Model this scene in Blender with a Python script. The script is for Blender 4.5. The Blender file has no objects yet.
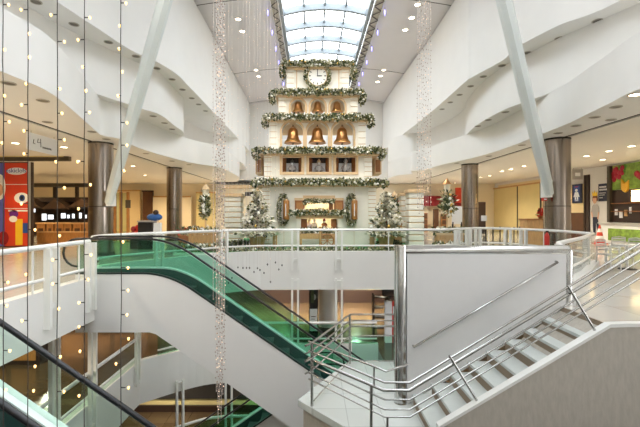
import bpy, math, random
from mathutils import Vector, Matrix
R = random.Random(7)
SC = bpy.context.scene
COL = SC.collection
F, CX, CY, EYE = 400.0, 312.0, 213.5, 1.68      # focal length in px of the 640 px frame, principal point, eye height

def IX(px, d): return (px - CX) / F * d
def IZ(py, d): return EYE + (CY - py) / F * d
def IH(px, py, H):                              # plan point of an image point at height H above the eye
    d = F * H / (CY - py)
    return ((px - CX) / F * d, d)

# ------------------------------------------------------------------ materials
def lin(h):
    h = h.lstrip('#')
    o = []
    for i in (0, 2, 4):
        c = int(h[i:i+2], 16) / 255
        o.append(c / 12.92 if c <= .04045 else ((c + .055) / 1.055) ** 2.4)
    return tuple(o) + (1.0,)

def mat(name, hexc, rough=.5, metal=0.0, var=0.0, scale=6.0, bump=0.0, stretch=(1, 1, 1), emit=None, es=0.0, spec=.5, hex2=None):
    m = bpy.data.materials.new(name); m.use_nodes = True
    nt = m.node_tree; n = nt.nodes; L = nt.links
    b = n['Principled BSDF']
    b.inputs['Base Color'].default_value = lin(hexc)
    b.inputs['Roughness'].default_value = rough
    b.inputs['Metallic'].default_value = metal
    b.inputs['Specular IOR Level'].default_value = spec
    if emit:
        b.inputs['Emission Color'].default_value = lin(emit); b.inputs['Emission Strength'].default_value = es
    if var or bump:
        tc = n.new('ShaderNodeTexCoord'); mp = n.new('ShaderNodeMapping'); mp.inputs['Scale'].default_value = stretch
        nz = n.new('ShaderNodeTexNoise'); nz.inputs['Scale'].default_value = scale; nz.inputs['Detail'].default_value = 4
        L.new(tc.outputs['Object'], mp.inputs['Vector']); L.new(mp.outputs['Vector'], nz.inputs['Vector'])
        if var:
            c = lin(hexc); rp = n.new('ShaderNodeValToRGB')
            if hex2: a_, b_ = lin(hex2), c
            else:
                a_ = tuple(max(0, x * (1 - var)) for x in c[:3]) + (1,); b_ = tuple(min(1, x * (1 + var * .6)) for x in c[:3]) + (1,)
            rp.color_ramp.elements[0].position = .35; rp.color_ramp.elements[1].position = .65
            rp.color_ramp.elements[0].color = a_; rp.color_ramp.elements[1].color = b_
            L.new(nz.outputs['Fac'], rp.inputs['Fac']); L.new(rp.outputs['Color'], b.inputs['Base Color'])
        if bump:
            bp = n.new('ShaderNodeBump'); bp.inputs['Strength'].default_value = bump; bp.inputs['Distance'].default_value = .02
            L.new(nz.outputs['Fac'], bp.inputs['Height']); L.new(bp.outputs['Normal'], b.inputs['Normal'])
    return m

def glass(name, tint, gloss=.12, rough=.02):
    m = bpy.data.materials.new(name); m.use_nodes = True
    nt = m.node_tree; n = nt.nodes; L = nt.links
    n.remove(n['Principled BSDF'])
    t = n.new('ShaderNodeBsdfTransparent'); t.inputs['Color'].default_value = lin(tint)
    g = n.new('ShaderNodeBsdfGlossy'); g.inputs['Roughness'].default_value = rough
    fr = n.new('ShaderNodeFresnel'); fr.inputs['IOR'].default_value = 1.45
    mx = n.new('ShaderNodeMixShader')
    ge = n.new('ShaderNodeNewGeometry'); sb = n.new('ShaderNodeMath'); sb.operation = 'SUBTRACT'; sb.inputs[0].default_value = 1
    L.new(ge.outputs['Backfacing'], sb.inputs[1]); ml = n.new('ShaderNodeMath'); ml.operation = 'MULTIPLY'
    L.new(fr.outputs['Fac'], ml.inputs[0]); L.new(sb.outputs[0], ml.inputs[1]); L.new(ml.outputs[0], mx.inputs[0]); L.new(t.outputs[0], mx.inputs[1]); L.new(g.outputs[0], mx.inputs[2])
    L.new(mx.outputs[0], n['Material Output'].inputs['Surface'])
    return m

def tiles(name, h1, h2, grout, sx, sy, rough=.15, off=0.0):
    m = bpy.data.materials.new(name); m.use_nodes = True
    nt = m.node_tree; n = nt.nodes; L = nt.links; b = n['Principled BSDF']; b.inputs['Roughness'].default_value = rough
    tc = n.new('ShaderNodeTexCoord'); br = n.new('ShaderNodeTexBrick'); br.offset = off
    br.inputs['Color1'].default_value = lin(h1); br.inputs['Color2'].default_value = lin(h2); br.inputs['Mortar'].default_value = lin(grout)
    br.inputs['Scale'].default_value = 1; br.inputs['Mortar Size'].default_value = .006
    br.inputs['Brick Width'].default_value = sx; br.inputs['Row Height'].default_value = sy
    L.new(tc.outputs['Object'], br.inputs['Vector']); L.new(br.outputs['Color'], b.inputs['Base Color'])
    return m

M = dict(
    white=mat('white_paint', '#ECEAE6', .55, var=.015, scale=1.2),
    vault=mat('vault_paint', '#DAD6D8', .6, var=.012, scale=.8),
    ceil=mat('ceiling_paint', '#E6E2DA', .6, var=.01, scale=1),
    rail=mat('white_enamel', '#F0EFEA', .35),
    slot=mat('dark_slot', '#2A2420', .8),
    chrome=mat('chrome', '#D8D8D6', .13, 1.0, var=.08, scale=3, stretch=(1, 1, .1)),
    steel=mat('brushed_steel', '#B2B1AD', .22, 1.0),
    bronze=mat('bronze_metal', '#A1958A', .24, 1.0, var=.32, scale=5, stretch=(1, 1, .05)),
    seam=mat('dark_seam', '#3B352E', .5, .5),
    black=mat('black_rubber', '#17171A', .38),
    blackm=mat('black_paint', '#1C1A1A', .5),
    strut=mat('strut_paint', '#DCE2E0', .35),
    truss=mat('escalator_white', '#EDEBE8', .4, var=.01, scale=2),
    step=mat('escalator_step', '#566462', .45, .4),
    deck=mat('escalator_deck', '#EEF6F4', .25),
    skirt=mat('escalator_skirt', '#56706F', .3, .5),
    deckd=mat('escalator_edge', '#3C4544', .35, .6),
    skyf=mat('skylight_frame', '#878F94', .5),
    egl=glass('green_glass', '#D4F0E5'),
    egd=glass('deep_green_glass', '#5DBE9E'),
    cgl=glass('clear_glass', '#FAFCFB'),
    ggl=glass('pale_green_glass', '#EEF8F3'),
    sky=glass('skylight_glass', '#F4F8FA'),
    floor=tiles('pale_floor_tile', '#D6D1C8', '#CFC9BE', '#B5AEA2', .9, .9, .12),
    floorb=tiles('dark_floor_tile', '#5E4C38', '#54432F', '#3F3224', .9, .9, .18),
    land=tiles('landing_tile', '#CDD1CD', '#C6CAC5', '#A9ADA8', .6, .6, .2),
    tread=mat('tread_stone', '#C8CDC9', .3, var=.03, scale=8),
    riser=mat('riser_stone', '#8B7A65', .5, var=.06, scale=10),
    conc=mat('textured_wall', '#B0A99D', .75, var=.07, scale=14, bump=.35, stretch=(1, 1, .35)),
    coping=mat('coping_stone', '#E2E1DC', .35),
    panel=mat('panel_white', '#D9D7D5', .45, var=.01),
    tan=mat('tan_wall', '#DDCB92', .6, var=.03, scale=1),
    tan2=mat('pale_tan_wall', '#E6CFA0', .6),
    cream=mat('cream_wall', '#EFE3C9', .6),
    brown=mat('brown_panel', '#5A3A22', .5, var=.1, scale=4),
    dkbrown=mat('dark_brown', '#33221A', .5),
    wood=mat('honey_wood', '#B27B43', .45, var=.18, scale=5, stretch=(6, 1, 1)),
    wood2=mat('light_wood', '#CBA06A', .5, var=.14, scale=5, stretch=(6, 1, 1)),
    oak=mat('shutter_wood', '#9A6234', .5, var=.16, scale=6, stretch=(1, 1, 5)),
    tower=mat('tower_plaster', '#F1ECDF', .65, var=.025, scale=3),
    quoin=mat('quoin_plaster', '#F5F0E2', .6),
    trim=mat('tower_trim', '#DDBE93', .55, var=.06, scale=4),
    gold=mat('gold_bell', '#DDA46C', .3, 1.0, var=.1, scale=3),
    goldb=mat('gold_bauble', '#D9B56A', .25, .9),
    wball=mat('white_bauble', '#F4F0E6', .3),
    leaf=mat('fir_green', '#4C5736', .7, var=.3, scale=9),
    leaf2=mat('fir_light', '#A3A071', .7, var=.2, scale=9),
    flock=mat('flocked_white', '#F4EEDD', .8),
    turf=mat('green_turf', '#3E8A4C', .9, var=.25, scale=30, bump=.4),
    clock=mat('clock_face', '#F6F4EC', .5),
    bulb=mat('warm_bulb', '#FFE2A8', .3, emit='#FFC878', es=2.2),
    cbulb=mat('crystal_bulb', '#F4DCCB', .2, emit='#FFE0C0', es=.45),
    crystal=mat('crystal_bead', '#CDB4A6', .15, .3),
    blue=mat('blue_light', '#8F8CFF', .3, emit='#7A78FF', es=5.0),
    wire=mat('dark_wire', '#38332E', .6),
    fwire=mat('pale_wire', '#D6CEC9', .5),
    lit=mat('lit_lens', '#FFF3DC', .4, emit='#FFE9C4', es=14.0),
    off=mat('unlit_lens', '#6E665A', .4, .3),
    ring=mat('lamp_ring', '#B9B2A6', .4, .4),
    red=mat('red_paint', '#C62B22', .4),
    dkred=mat('dark_red_sign', '#8E1420', .5),
    orange=mat('poster_red', '#D8432A', .45, var=.08, scale=1.5),
    blueP=mat('poster_blue', '#5A62B8', .45),
    purple=mat('poster_purple', '#6A2C8C', .45),
    yellow=mat('poster_yellow', '#F0C62E', .45),
    navy=mat('navy_sign', '#1B2440', .45),
    green=mat('leaf_print', '#86A843', .5, var=.35, scale=5),
    pgreen=mat('poster_green', '#4F9A2E', .5),
    berry=mat('berry_print', '#A81230', .4),
    banana=mat('banana_print', '#E8B23A', .45),
    skin=mat('skin_tone', '#D9A98A', .6),
    hair=mat('hair_brown', '#7A4A2A', .6),
    grey=mat('grey_cloth', '#A7A3A0', .8),
    dgrey=mat('dark_grey', '#55504C', .6),
    denim=mat('dark_denim', '#242A3C', .8),
    bluec=mat('blue_cloth', '#2B5FA6', .6),
    screen=mat('lit_screen', '#E6ECF4', .3, emit='#E6ECF4', es=1.3),
    sscreen=mat('blue_screen', '#223A68', .3, emit='#3F6AB0', es=.15),
    paper=mat('white_paper', '#F2F3F4', .6),
    alu=mat('aluminium', '#D5D6D5', .3, .8),
    lampw=mat('shop_lamp', '#FFE7B8', .4, emit='#FFD890', es=5.0),
    canvas=mat('canopy_brown', '#4A3524', .8),
    beam=mat('dark_beam', '#4B4235', .5),
)

# ------------------------------------------------------------------ mesh builder
class MB:
    def __init__(s): s.v = []; s.f = []; s.sm = []; s.mi = []
    def add(s, vs, fs, smooth=False, mi=0):
        o = len(s.v); s.v += [tuple(p) for p in vs]
        for f in fs: s.f.append(tuple(o + i for i in f)); s.sm.append(smooth); s.mi.append(mi)
        return s
    def box(s, x0, x1, y0, y1, z0, z1, mi=0):
        v = [(x, y, z) for z in (z0, z1) for y in (y0, y1) for x in (x0, x1)]
        return s.add(v, [(0, 2, 3, 1), (4, 5, 7, 6), (0, 1, 5, 4), (2, 6, 7, 3), (0, 4, 6, 2), (1, 3, 7, 5)], False, mi)
    def obox(s, c, size, rot, mi=0):
        h = [a / 2 for a in size]
        v = [Vector(c) + rot @ Vector((x * h[0], y * h[1], z * h[2])) for z in (-1, 1) for y in (-1, 1) for x in (-1, 1)]
        return s.add(v, [(0, 2, 3, 1), (4, 5, 7, 6), (0, 1, 5, 4), (2, 6, 7, 3), (0, 4, 6, 2), (1, 3, 7, 5)], False, mi)
    def prism(s, poly, vec, mi=0, smooth=False):
        n = len(poly); a = [Vector(p) for p in poly]; vec = Vector(vec); b = [p + vec for p in a]
        s.add(a, [tuple(range(n))[::-1]], False, mi); s.add(b, [tuple(range(n))], False, mi)
        if smooth: s.add(a + b, [(i, (i + 1) % n, n + (i + 1) % n, n + i) for i in range(n)], True, mi)
        else:
            for i in range(n):
                j = (i + 1) % n; s.add([a[i], a[j], b[j], b[i]], [(0, 1, 2, 3)], False, mi)
        return s
    def plan(s, pts, z0, z1, mi=0, smooth=False): return s.prism([(x, y, z0) for x, y in pts], (0, 0, z1 - z0), mi, smooth)
    def tube(s, pts, r, n=8, closed=False, mi=0):
        P = [Vector(p) for p in pts]; k = len(P)
        rr = r if isinstance(r, (list, tuple)) else [r] * k
        up = None; rings = []
        for i in range(k):
            if closed: t = P[(i + 1) % k] - P[i - 1]
            else: t = P[min(i + 1, k - 1)] - P[max(i - 1, 0)]
            if t.length < 1e-9: t = Vector((0, 0, 1))
            t.normalize()
            if up is None:
                up = Vector((0, 0, 1)) if abs(t.z) < .9 else Vector((1, 0, 0))
            a = up - t * up.dot(t)
            if a.length < 1e-6: a = t.orthogonal()
            a.normalize(); up = a; b = t.cross(a)
            # miter
            sc = 1.0
            if 0 < i < k - 1 and not closed:
                d1 = (P[i] - P[i-1]).normalized(); c = max(.35, d1.dot(t)); sc = 1 / c if c > .5 else 1.4
                sc = min(sc, 1.5)
            rings.append([P[i] + (a * math.cos(q) + b * math.sin(q)) * rr[i] for q in [2 * math.pi * j / n for j in range(n)]])
        vs = [p for g in rings for p in g]; fs = []
        for i in range(k if closed else k - 1):
            i2 = (i + 1) % k
            for j in range(n): fs.append((i * n + j, i * n + (j + 1) % n, i2 * n + (j + 1) % n, i2 * n + j))
        s.add(vs, fs, True, mi)
        if not closed:
            s.add(rings[0], [tuple(range(n))[::-1]], False, mi); s.add(rings[-1], [tuple(range(n))], False, mi)
        return s
    def lathe(s, prof, c=(0, 0, 0), n=24, mi=0, smooth=True, ax=None):
        c = Vector(c); vs = []; fs = []; k = len(prof)
        for r, z in prof:
            for j in range(n):
                q = 2 * math.pi * j / n; p = Vector((r * math.cos(q), r * math.sin(q), z))
                if ax is not None: p = ax @ p
                vs.append(c + p)
        for i in range(k - 1):
            for j in range(n): fs.append((i * n + j, i * n + (j + 1) % n, (i + 1) * n + (j + 1) % n, (i + 1) * n + j))
        s.add(vs, fs, smooth, mi)
        if prof[0][0] > 1e-4: s.add(vs[:n], [tuple(range(n))[::-1]], False, mi)
        if prof[-1][0] > 1e-4: s.add(vs[-n:], [tuple(range(n))], False, mi)
        return s
    def ball(s, c, r, n=10, sc=(1, 1, 1), mi=0):
        prof = [(max(1e-5, math.sin(math.pi * i / n)), -math.cos(math.pi * i / n)) for i in range(n + 1)]
        vs = []; fs = []; m = n + 2
        for a, z in prof:
            for j in range(m):
                q = 2 * math.pi * j / m; vs.append((c[0] + r * sc[0] * a * math.cos(q), c[1] + r * sc[1] * a * math.sin(q), c[2] + r * sc[2] * z))
        for i in range(n):
            for j in range(m): fs.append((i * m + j, i * m + (j + 1) % m, (i + 1) * m + (j + 1) % m, (i + 1) * m + j))
        return s.add(vs, fs, True, mi)
    def leaf(s, c, d, ln, w, mi=0):
        d = d.normalized(); sd = d.orthogonal(); sd.rotate(Matrix.Rotation(R.uniform(0, 6.28), 3, d)); c = Vector(c); up = d.cross(sd)
        return s.add([c, c + d * ln * .45 + sd * w, c + d * ln + up * w * .4, c + d * ln * .45 - sd * w], [(0, 1, 2, 3)], False, mi)
    def build(s, name, m, parent=None, bevel=0, label=None, loc=None):
        me = bpy.data.meshes.new(name)
        me.from_pydata(s.v, [], s.f)
        for mm in (m if isinstance(m, (list, tuple)) else [m]): me.materials.append(mm)
        me.polygons.foreach_set('use_smooth', s.sm); me.polygons.foreach_set('material_index', s.mi)
        me.update()
        o = bpy.data.objects.new(name, me); COL.objects.link(o)
        if parent is not None:
            o.parent = parent
        if bevel:
            b = o.modifiers.new('bevel', 'BEVEL'); b.width = bevel; b.segments = 2; b.limit_method = 'ANGLE'
        if label: o['label'] = label
        return o

def tag(o, label, cat, group=None, kind=None):
    o['label'] = label; o['category'] = cat
    if group: o['group'] = group
    if kind: o['kind'] = kind
    return o
def struct(o): o['kind'] = 'structure'; return o
def thing(name, label, cat, loc=(0, 0, 0), rz=0, group=None):
    o = bpy.data.objects.new(name, None); COL.objects.link(o); o.location = loc; o.rotation_euler = (0, 0, rz); o.empty_display_size = .1
    return tag(o, label, cat, group)
def dup(root, loc=None, rz=None, label=None, group=None):
    r = root.copy(); COL.objects.link(r)
    if loc is not None: r.location = loc
    if rz is not None: r.rotation_euler = (0, 0, rz)
    if label: r['label'] = label
    if group: r['group'] = group
    for ch in list(root.children):
        c = ch.copy(); COL.objects.link(c); c.parent = r
        for g in list(ch.children):
            e = g.copy(); COL.objects.link(e); e.parent = c
    return r
def copy_part(o, parent, loc):
    c = o.copy(); COL.objects.link(c); c.parent = parent; c.location = loc; return c

def smooth_path(pts, sub=6):
    n = len(pts); out = []
    V = [Vector(p) for p in pts]
    for i in range(n - 1):
        p0 = V[max(i - 1, 0)]; p1 = V[i]; p2 = V[i + 1]; p3 = V[min(i + 2, n - 1)]
        for k in range(sub):
            t = k / sub
            out.append(.5 * ((2 * p1) + (p2 - p0) * t + (2 * p0 - 5 * p1 + 4 * p2 - p3) * t * t + (3 * p1 - p0 - 3 * p2 + p3) * t ** 3))
    out.append(V[-1]); return [tuple(p) for p in out]
def offset(pts, d):                              # plan polyline moved to its left by d
    out = []
    for i, p in enumerate(pts):
        a = Vector(pts[max(i - 1, 0)][:2]); b = Vector(pts[min(i + 1, len(pts) - 1)][:2]); t = (b - a).normalized()
        out.append((p[0] - t.y * d, p[1] + t.x * d))
    return out
def strip(mb, pts, z0, z1, th):                  # wall strip along a plan path, thickness th to its left
    q = offset(pts, th)
    return mb.plan(list(pts) + q[::-1], z0, z1, smooth=False)
ORD = ['first', 'second', 'third', 'fourth', 'fifth', 'sixth', 'seventh', 'eighth', 'ninth', 'tenth', 'eleventh', 'twelfth', 'thirteenth', 'fourteenth']
def along(pts, d):                               # point and tangent at arc length d
    acc = 0
    for i in range(len(pts) - 1):
        a = Vector(pts[i]); b = Vector(pts[i + 1]); l = (b - a).length
        if acc + l >= d or i == len(pts) - 2:
            t = (b - a) / max(l, 1e-9); return a + t * (d - acc), t
        acc += l
def plen(pts): return sum((Vector(pts[i + 1]) - Vector(pts[i])).length for i in range(len(pts) - 1))
def text_mesh(txt, size, ex=.004):
    cu = bpy.data.curves.new('t', 'FONT'); cu.body = txt; cu.size = size; cu.extrude = ex; cu.resolution_u = 2
    o = bpy.data.objects.new('t', cu); COL.objects.link(o)
    me = bpy.data.meshes.new_from_object(o.evaluated_get(bpy.context.evaluated_depsgraph_get()))
    bpy.data.objects.remove(o); bpy.data.curves.remove(cu); return me
def lettering(name, txt, size, m, parent, loc, rot, center=True, ex=.004):
    me = text_mesh(txt, size, ex); me.name = name
    if center and len(me.vertices):
        w = max(v.co.x for v in me.vertices) + min(v.co.x for v in me.vertices)
        for v in me.vertices: v.co.x -= w / 2
    me.materials.clear(); me.materials.append(m)
    o = bpy.data.objects.new(name, me); COL.objects.link(o); o.parent = parent; o.location = loc; o.rotation_euler = rot; return o
FACE = (math.pi / 2, 0, 0)                       # lettering facing the camera side (-Y)
# ------------------------------------------------------------------ the shell: floors, voids, bulkheads, vault, skylight
LV = -3.65                                       # storey height
VOID0 = [(-5.1, 2.4), (-5.1, 9.45), (-5.9, 10.75), (-5.7, 12.0), (-4.4, 13.7), (-3.2, 15.0), (-2.0, 15.6), (5.0, 15.7), (6.2, 16.7), (7.3, 17.4), (8.4, 16.5), (8.95, 14.6), (8.8, 12.6), (7.0, 10.4), (5.3, 8.6), (4.62, 7.36)]
far0 = smooth_path(VOID0[1:7], 6) + [(5.0, 15.7)] + smooth_path([(5.0, 15.7)] + VOID0[8:13], 6)[1:]
E0 = [VOID0[0]] + far0 + VOID0[13:]
E0f = offset(E0, .1)
fl = MB().plan([(-30, -8), (30, -8), (30, 2.2), (-5.2, 2.2)] + E0f[1:-1] + [(4.7, 7.45)] + [(4.5, 7.45), (4.5, 5.98), (30, 5.98), (30, 40), (-30, 40)], -.3, 0)
struct(fl.build('floor', M['floor']))
E1L = [(-6, -8), (-6, 13.9), (-4.95, 14.9), (-3.9, 15.55), (-2.5, 15.7)]
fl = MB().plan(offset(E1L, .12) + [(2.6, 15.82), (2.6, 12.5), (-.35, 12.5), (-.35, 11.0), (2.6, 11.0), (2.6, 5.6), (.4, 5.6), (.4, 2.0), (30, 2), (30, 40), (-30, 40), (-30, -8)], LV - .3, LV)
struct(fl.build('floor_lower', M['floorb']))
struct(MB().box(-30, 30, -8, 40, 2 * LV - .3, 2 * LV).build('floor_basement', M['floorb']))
# white slab edges round the void
struct(strip(MB(), [(-5.1, 2.2), (-5.1, 9.38)], -.82, .2, .22).build('trim_1', M['white']))
farp = [p for p in far0 if p[1] > 10.57]
struct(strip(MB(), farp, -1.3, .2, .22).build('trim_2', M['white']))
struct(strip(MB(), [(8.8, 12.6), (7.0, 10.4), (5.3, 8.6), (4.62, 7.36)], -1.3, .2, .2).build('trim_3', M['white']))
E1s = smooth_path(E1L[1:], 4)
struct(strip(MB(), [(-6, -8)] + E1s + [(2.6, 15.7)], LV - 1.3, LV + .2, .22).build('trim_4', M['white']))
struct(strip(MB(), [(-6, -8)] + E1s + [(2.6, 15.7)], 2 * LV, 2 * LV + .2, .22).build('trim_5', M['white']))
# undersides of the slabs
struct(MB().plan([(-30, -8), (-5.35, -8), (-5.35, 9.2), (-30, 9.2)], -.82, -.6).build('ceiling_lower_left', M['cream']))
struct(MB().box(-30, 30, 15.95, 40, -1.3, -1.1).build('ceiling_lower_back', M['cream']))
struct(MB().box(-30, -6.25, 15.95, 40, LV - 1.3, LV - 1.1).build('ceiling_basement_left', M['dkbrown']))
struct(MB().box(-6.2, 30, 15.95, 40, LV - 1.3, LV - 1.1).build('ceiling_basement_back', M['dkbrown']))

# wavy bulkheads: plan curves read at the height of their lower edges
HA, HB, HC, HV = 2.85, 4.15, 5.9, 10.2
def curve(H, px): return [IH(x, y, H) for x, y in px]
def ease(pts, sub=5): return smooth_path(pts, sub)
AL = [(-6.3, -8), (-6.2, 6)] + curve(HA, [(0, 70.6), (44.7, 89.5), (69, 107), (96, 131), (103, 135.5), (122, 139.5), (138, 147.5), (165, 156), (193, 163), (220, 167.5)]) + [(-5.6, 28), (-5.8, 32), (-6.8, 36), (-8, 38)]
BL = [(-8.3, -8), (-8.3, 6), (-8.1, 11.3), (-7.7, 13.2), (-7.35, 14.2)] + curve(HB, [(141, 108.5), (160.6, 115), (174.8, 126)]) + [(-6.55, 20.3), (-7.0, 21.5), (-7.9, 22.3), (-8.0, 26), (-7.4, 29.2), (-6.0, 31.2), (-5.75, 33.5), (-6.3, 38)]
CL = [(-8.2, -8), (-7.7, 6)] + curve(HC, [(55, 0), (96.4, 27.5), (130.8, 50), (155.5, 61), (176.9, 74.3), (189, 86.5), (211.5, 110), (243, 143.5)]) + [(-5.9, 38)]
AR = [(8.2, -8), (8.0, 5), (7.6, 7.0)] + curve(HA, [(640, 88.5), (608, 104), (587.4, 114), (569, 123), (543.6, 133.3), (510, 146.6), (486, 154.4), (465.6, 159.5), (441, 165), (425, 169.5)]) + [(6.7, 27.0), (7.2, 28.6), (6.4, 30), (6.3, 33), (7.3, 38)]
BR = [(9.8, -8), (9.6, 6), (9.3, 10.5), (8.75, 12.3), (8.3, 13.4)] + curve(HB, [(534.5, 98.7), (510, 107.3), (490, 117), (475.8, 126), (465.6, 135.8)]) + [(8.55, 22.0), (8.7, 25), (8.0, 29), (7.2, 29.4), (6.2, 31.5), (6.5, 34.2), (7.4, 38)]
CR = [(9.6, -8), (9.2, 6)] + curve(HC, [(621, 0), (557.7, 25.8), (516, 48), (503, 60), (471.6, 77.5), (463.5, 83.4), (431, 112), (394, 141.5)]) + [(6.7, 38)]
zA, zB, zC, zV = EYE + HA, EYE + HB, EYE + HC, EYE + HV
for nm, c, z0, z1, back in (('wall_left_lower', AL, zA, zB, -8.64), ('wall_left_middle', BL, zB, zC, -9.6), ('wall_left_upper', CL, zC, zV + .1, -9.6),
                            ('wall_right_lower', AR, zA, zB, 9.36), ('wall_right_middle', BR, zB, zC, 10.9), ('wall_right_upper', CR, zC, zV + .1, 10.9)):
    p = ease(c); struct(MB().plan(p + [(back, 38), (back, -8)], z0, z1, smooth=True).build(nm, M['white']))
# dark slot strips and the flat ceilings over the galleries
for sx, x0, x1, x2, nm in ((-1, -8.64, -8.84, -30, 'left'), (1, 9.36, 9.56, 30, 'right')):
    struct(MB().box(min(x0, x1), max(x0, x1), -8, 38, zA + .03, zA + .3).build('trim_6' if sx < 0 else 'trim_7', M['slot']))
    struct(MB().box(min(x1, x2), max(x1, x2), -8, 40, zA, zA + .3).build('ceiling_' + nm, M['ceil']))
struct(MB().box(-8.64, 9.36, 38.0, 40, zA, zA + .3).build('ceiling_end', M['ceil']))
# vault: two slightly arched slopes rising to the skylight
SKX0, SKX1, zS = -2.1, 3.65, EYE + 10.8
def vault(nm, xa, xb):
    prof = []
    for k in range(11):
        t = k / 10; prof.append((xa + (xb - xa) * t, zV + (zS - zV) * (1 - (1 - t) ** 1.6)))
    poly = [(x, -8, z) for x, z in prof] + [(x, -8, z + .3) for x, z in prof[::-1]]
    struct(MB().prism(poly, (0, 46.3, 0), smooth=False).build(nm, M['vault']))
    sm = MB()
    for y in (10, 20, 29.8, 39.6 - 2):
        sm.prism([(x, y, z - .012) for x, z in prof] + [(x, y, z + .02) for x, z in prof[::-1]], (0, .05, 0))
    s = sm.build('trim_8' if xa < 0 else 'trim_9', M['dgrey']); struct(s)
vault('ceiling_vault_left', -7.0, SKX0); vault('ceiling_vault_right', 8.0, SKX1)
struct(MB().box(-9.6, 10.9, 38.0, 38.3, zA, zS + 1.2).build('wall_back', M['white']))
# skylight
sk = bpy.data.objects.new('window_1', None); COL.objects.link(sk); struct(sk)
fr = MB()
for x0, x1 in ((-1.75, -1.55), (2.98, 3.18)): fr.box(x0, x1, -8, 38, zS - .05, zS + .35)
def arcz(x): return zS + .1 + .35 * (1 - ((x - .72) / 2.4) ** 2)
xs = [-1.6 + (4.63) * k / 12 for k in range(13)]
for y in [-6 + 2.0 * k for k in range(22)]:
    fr.prism([(x, y, arcz(x)) for x in xs] + [(x, y, arcz(x) + .34) for x in xs[::-1]], (0, .2, 0))
for q in (.25, .5, .75):
    x = -1.6 + 4.63 * q; fr.box(x - .05, x + .05, -8, 38, arcz(x) + .2, arcz(x) + .36)
fr.build('frame', M['skyf'], sk)
gl = MB()
for a, b in zip(xs[:-1], xs[1:]): gl.add([(a, -8, arcz(a) + .4), (b, -8, arcz(b) + .4), (b, 38, arcz(b) + .4), (a, 38, arcz(a) + .4)], [(0, 1, 2, 3)])
gl.build('pane', M['sky'], sk)
struct(MB().box(-2.3, 3.9, 38.0, 38.3, zS - .2, zS + 1.2).build('wall_skylight_end', M['white']))
# lattice tracks with blue lights on both sides of the skylight
for sd, x0, x1, w in ((-1, -2.12, -1.74, 'left'), (1, 3.2, 3.66, 'right')):
    t = thing('lattice_track', f'silver lattice truss along the {w} edge of the skylight', 'truss', ((x0 + x1) / 2, 0, zS - .03))
    h = (x1 - x0) / 2
    m = MB()
    for x in (-h, h): m.tube([(x, -7.95, -.1), (x, 37.95, -.1)], .035, 6)
    m.build('chord', M['alu'], t)
    m = MB()
    for k in range(91):
        y = -7.9 + k * .5; s_ = 1 if k % 2 else -1
        m.tube([(-h * s_, y, -.1), (h * s_, y + .5, -.1)], .026, 5)
    m.build('web', M['dgrey'], t)
    MB().box(-h, h, -7.99, 37.99, -.06, -.01).build('backing_plate', M['ring'], t)
    for k in range(9):
        y = 14 + k * 2.3
        g = thing('icicle_light', f'{ORD[k]} small blue icicle light from the near end along the {w} skylight track', 'light', ((x0 + x1) / 2 - sd * -.05 + sd * .33, y, zS - .05), 0, f'blue icicle lights, {w} track')
        MB().tube([(0, 0, 0), (0, 0, -.12)], .012, 5).build('stem', M['wire'], g)
        MB().lathe([(.015, -.12), (.03, -.18), (.025, -.32), (.004, -.42)], n=6).build('bulb', M['blue'], g)
# outer walls of the galleries
struct(MB().box(-30, 30, -8.3, -8, 2 * LV, zS + 1.2).build('wall_front', M['white']))
struct(MB().box(-30, -29.8, -8, 40, 2 * LV, zA + .3).build('wall_left', M['tan2']))
struct(MB().box(17.5, 17.8, 5.66, 40, 0, zA + .02).build('wall_right', M['panel']))
struct(MB().box(-30, 17.5, 38.3, 38.6, 0, zA).build('wall_back_lower', M['cream']))
struct(MB().box(-30, 30, 24, 24.3, LV, -1.3).build('wall_lower_back', M['tan']))
struct(MB().box(-30, 30, 18.2, 18.5, 2 * LV, LV - 1.3).build('wall_basement_back', M['tan']))
struct(MB().box(-30, 30, 18.12, 18.2, -6.72, LV - 1.3).build('trim_10', M['slot']))
struct(MB().box(-14.2, -14, -8, 24, LV, -.8).build('wall_lower_left', M['brown']))
struct(MB().box(-13.2, -13, -8, 18.1, 2 * LV, LV - .3).build('wall_basement_left', M['brown']))

struct(MB().box(-13, 30, 18.08, 18.2, 2 * LV, 2 * LV + .28).build('baseboard_basement', M['dkbrown']))
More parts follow.
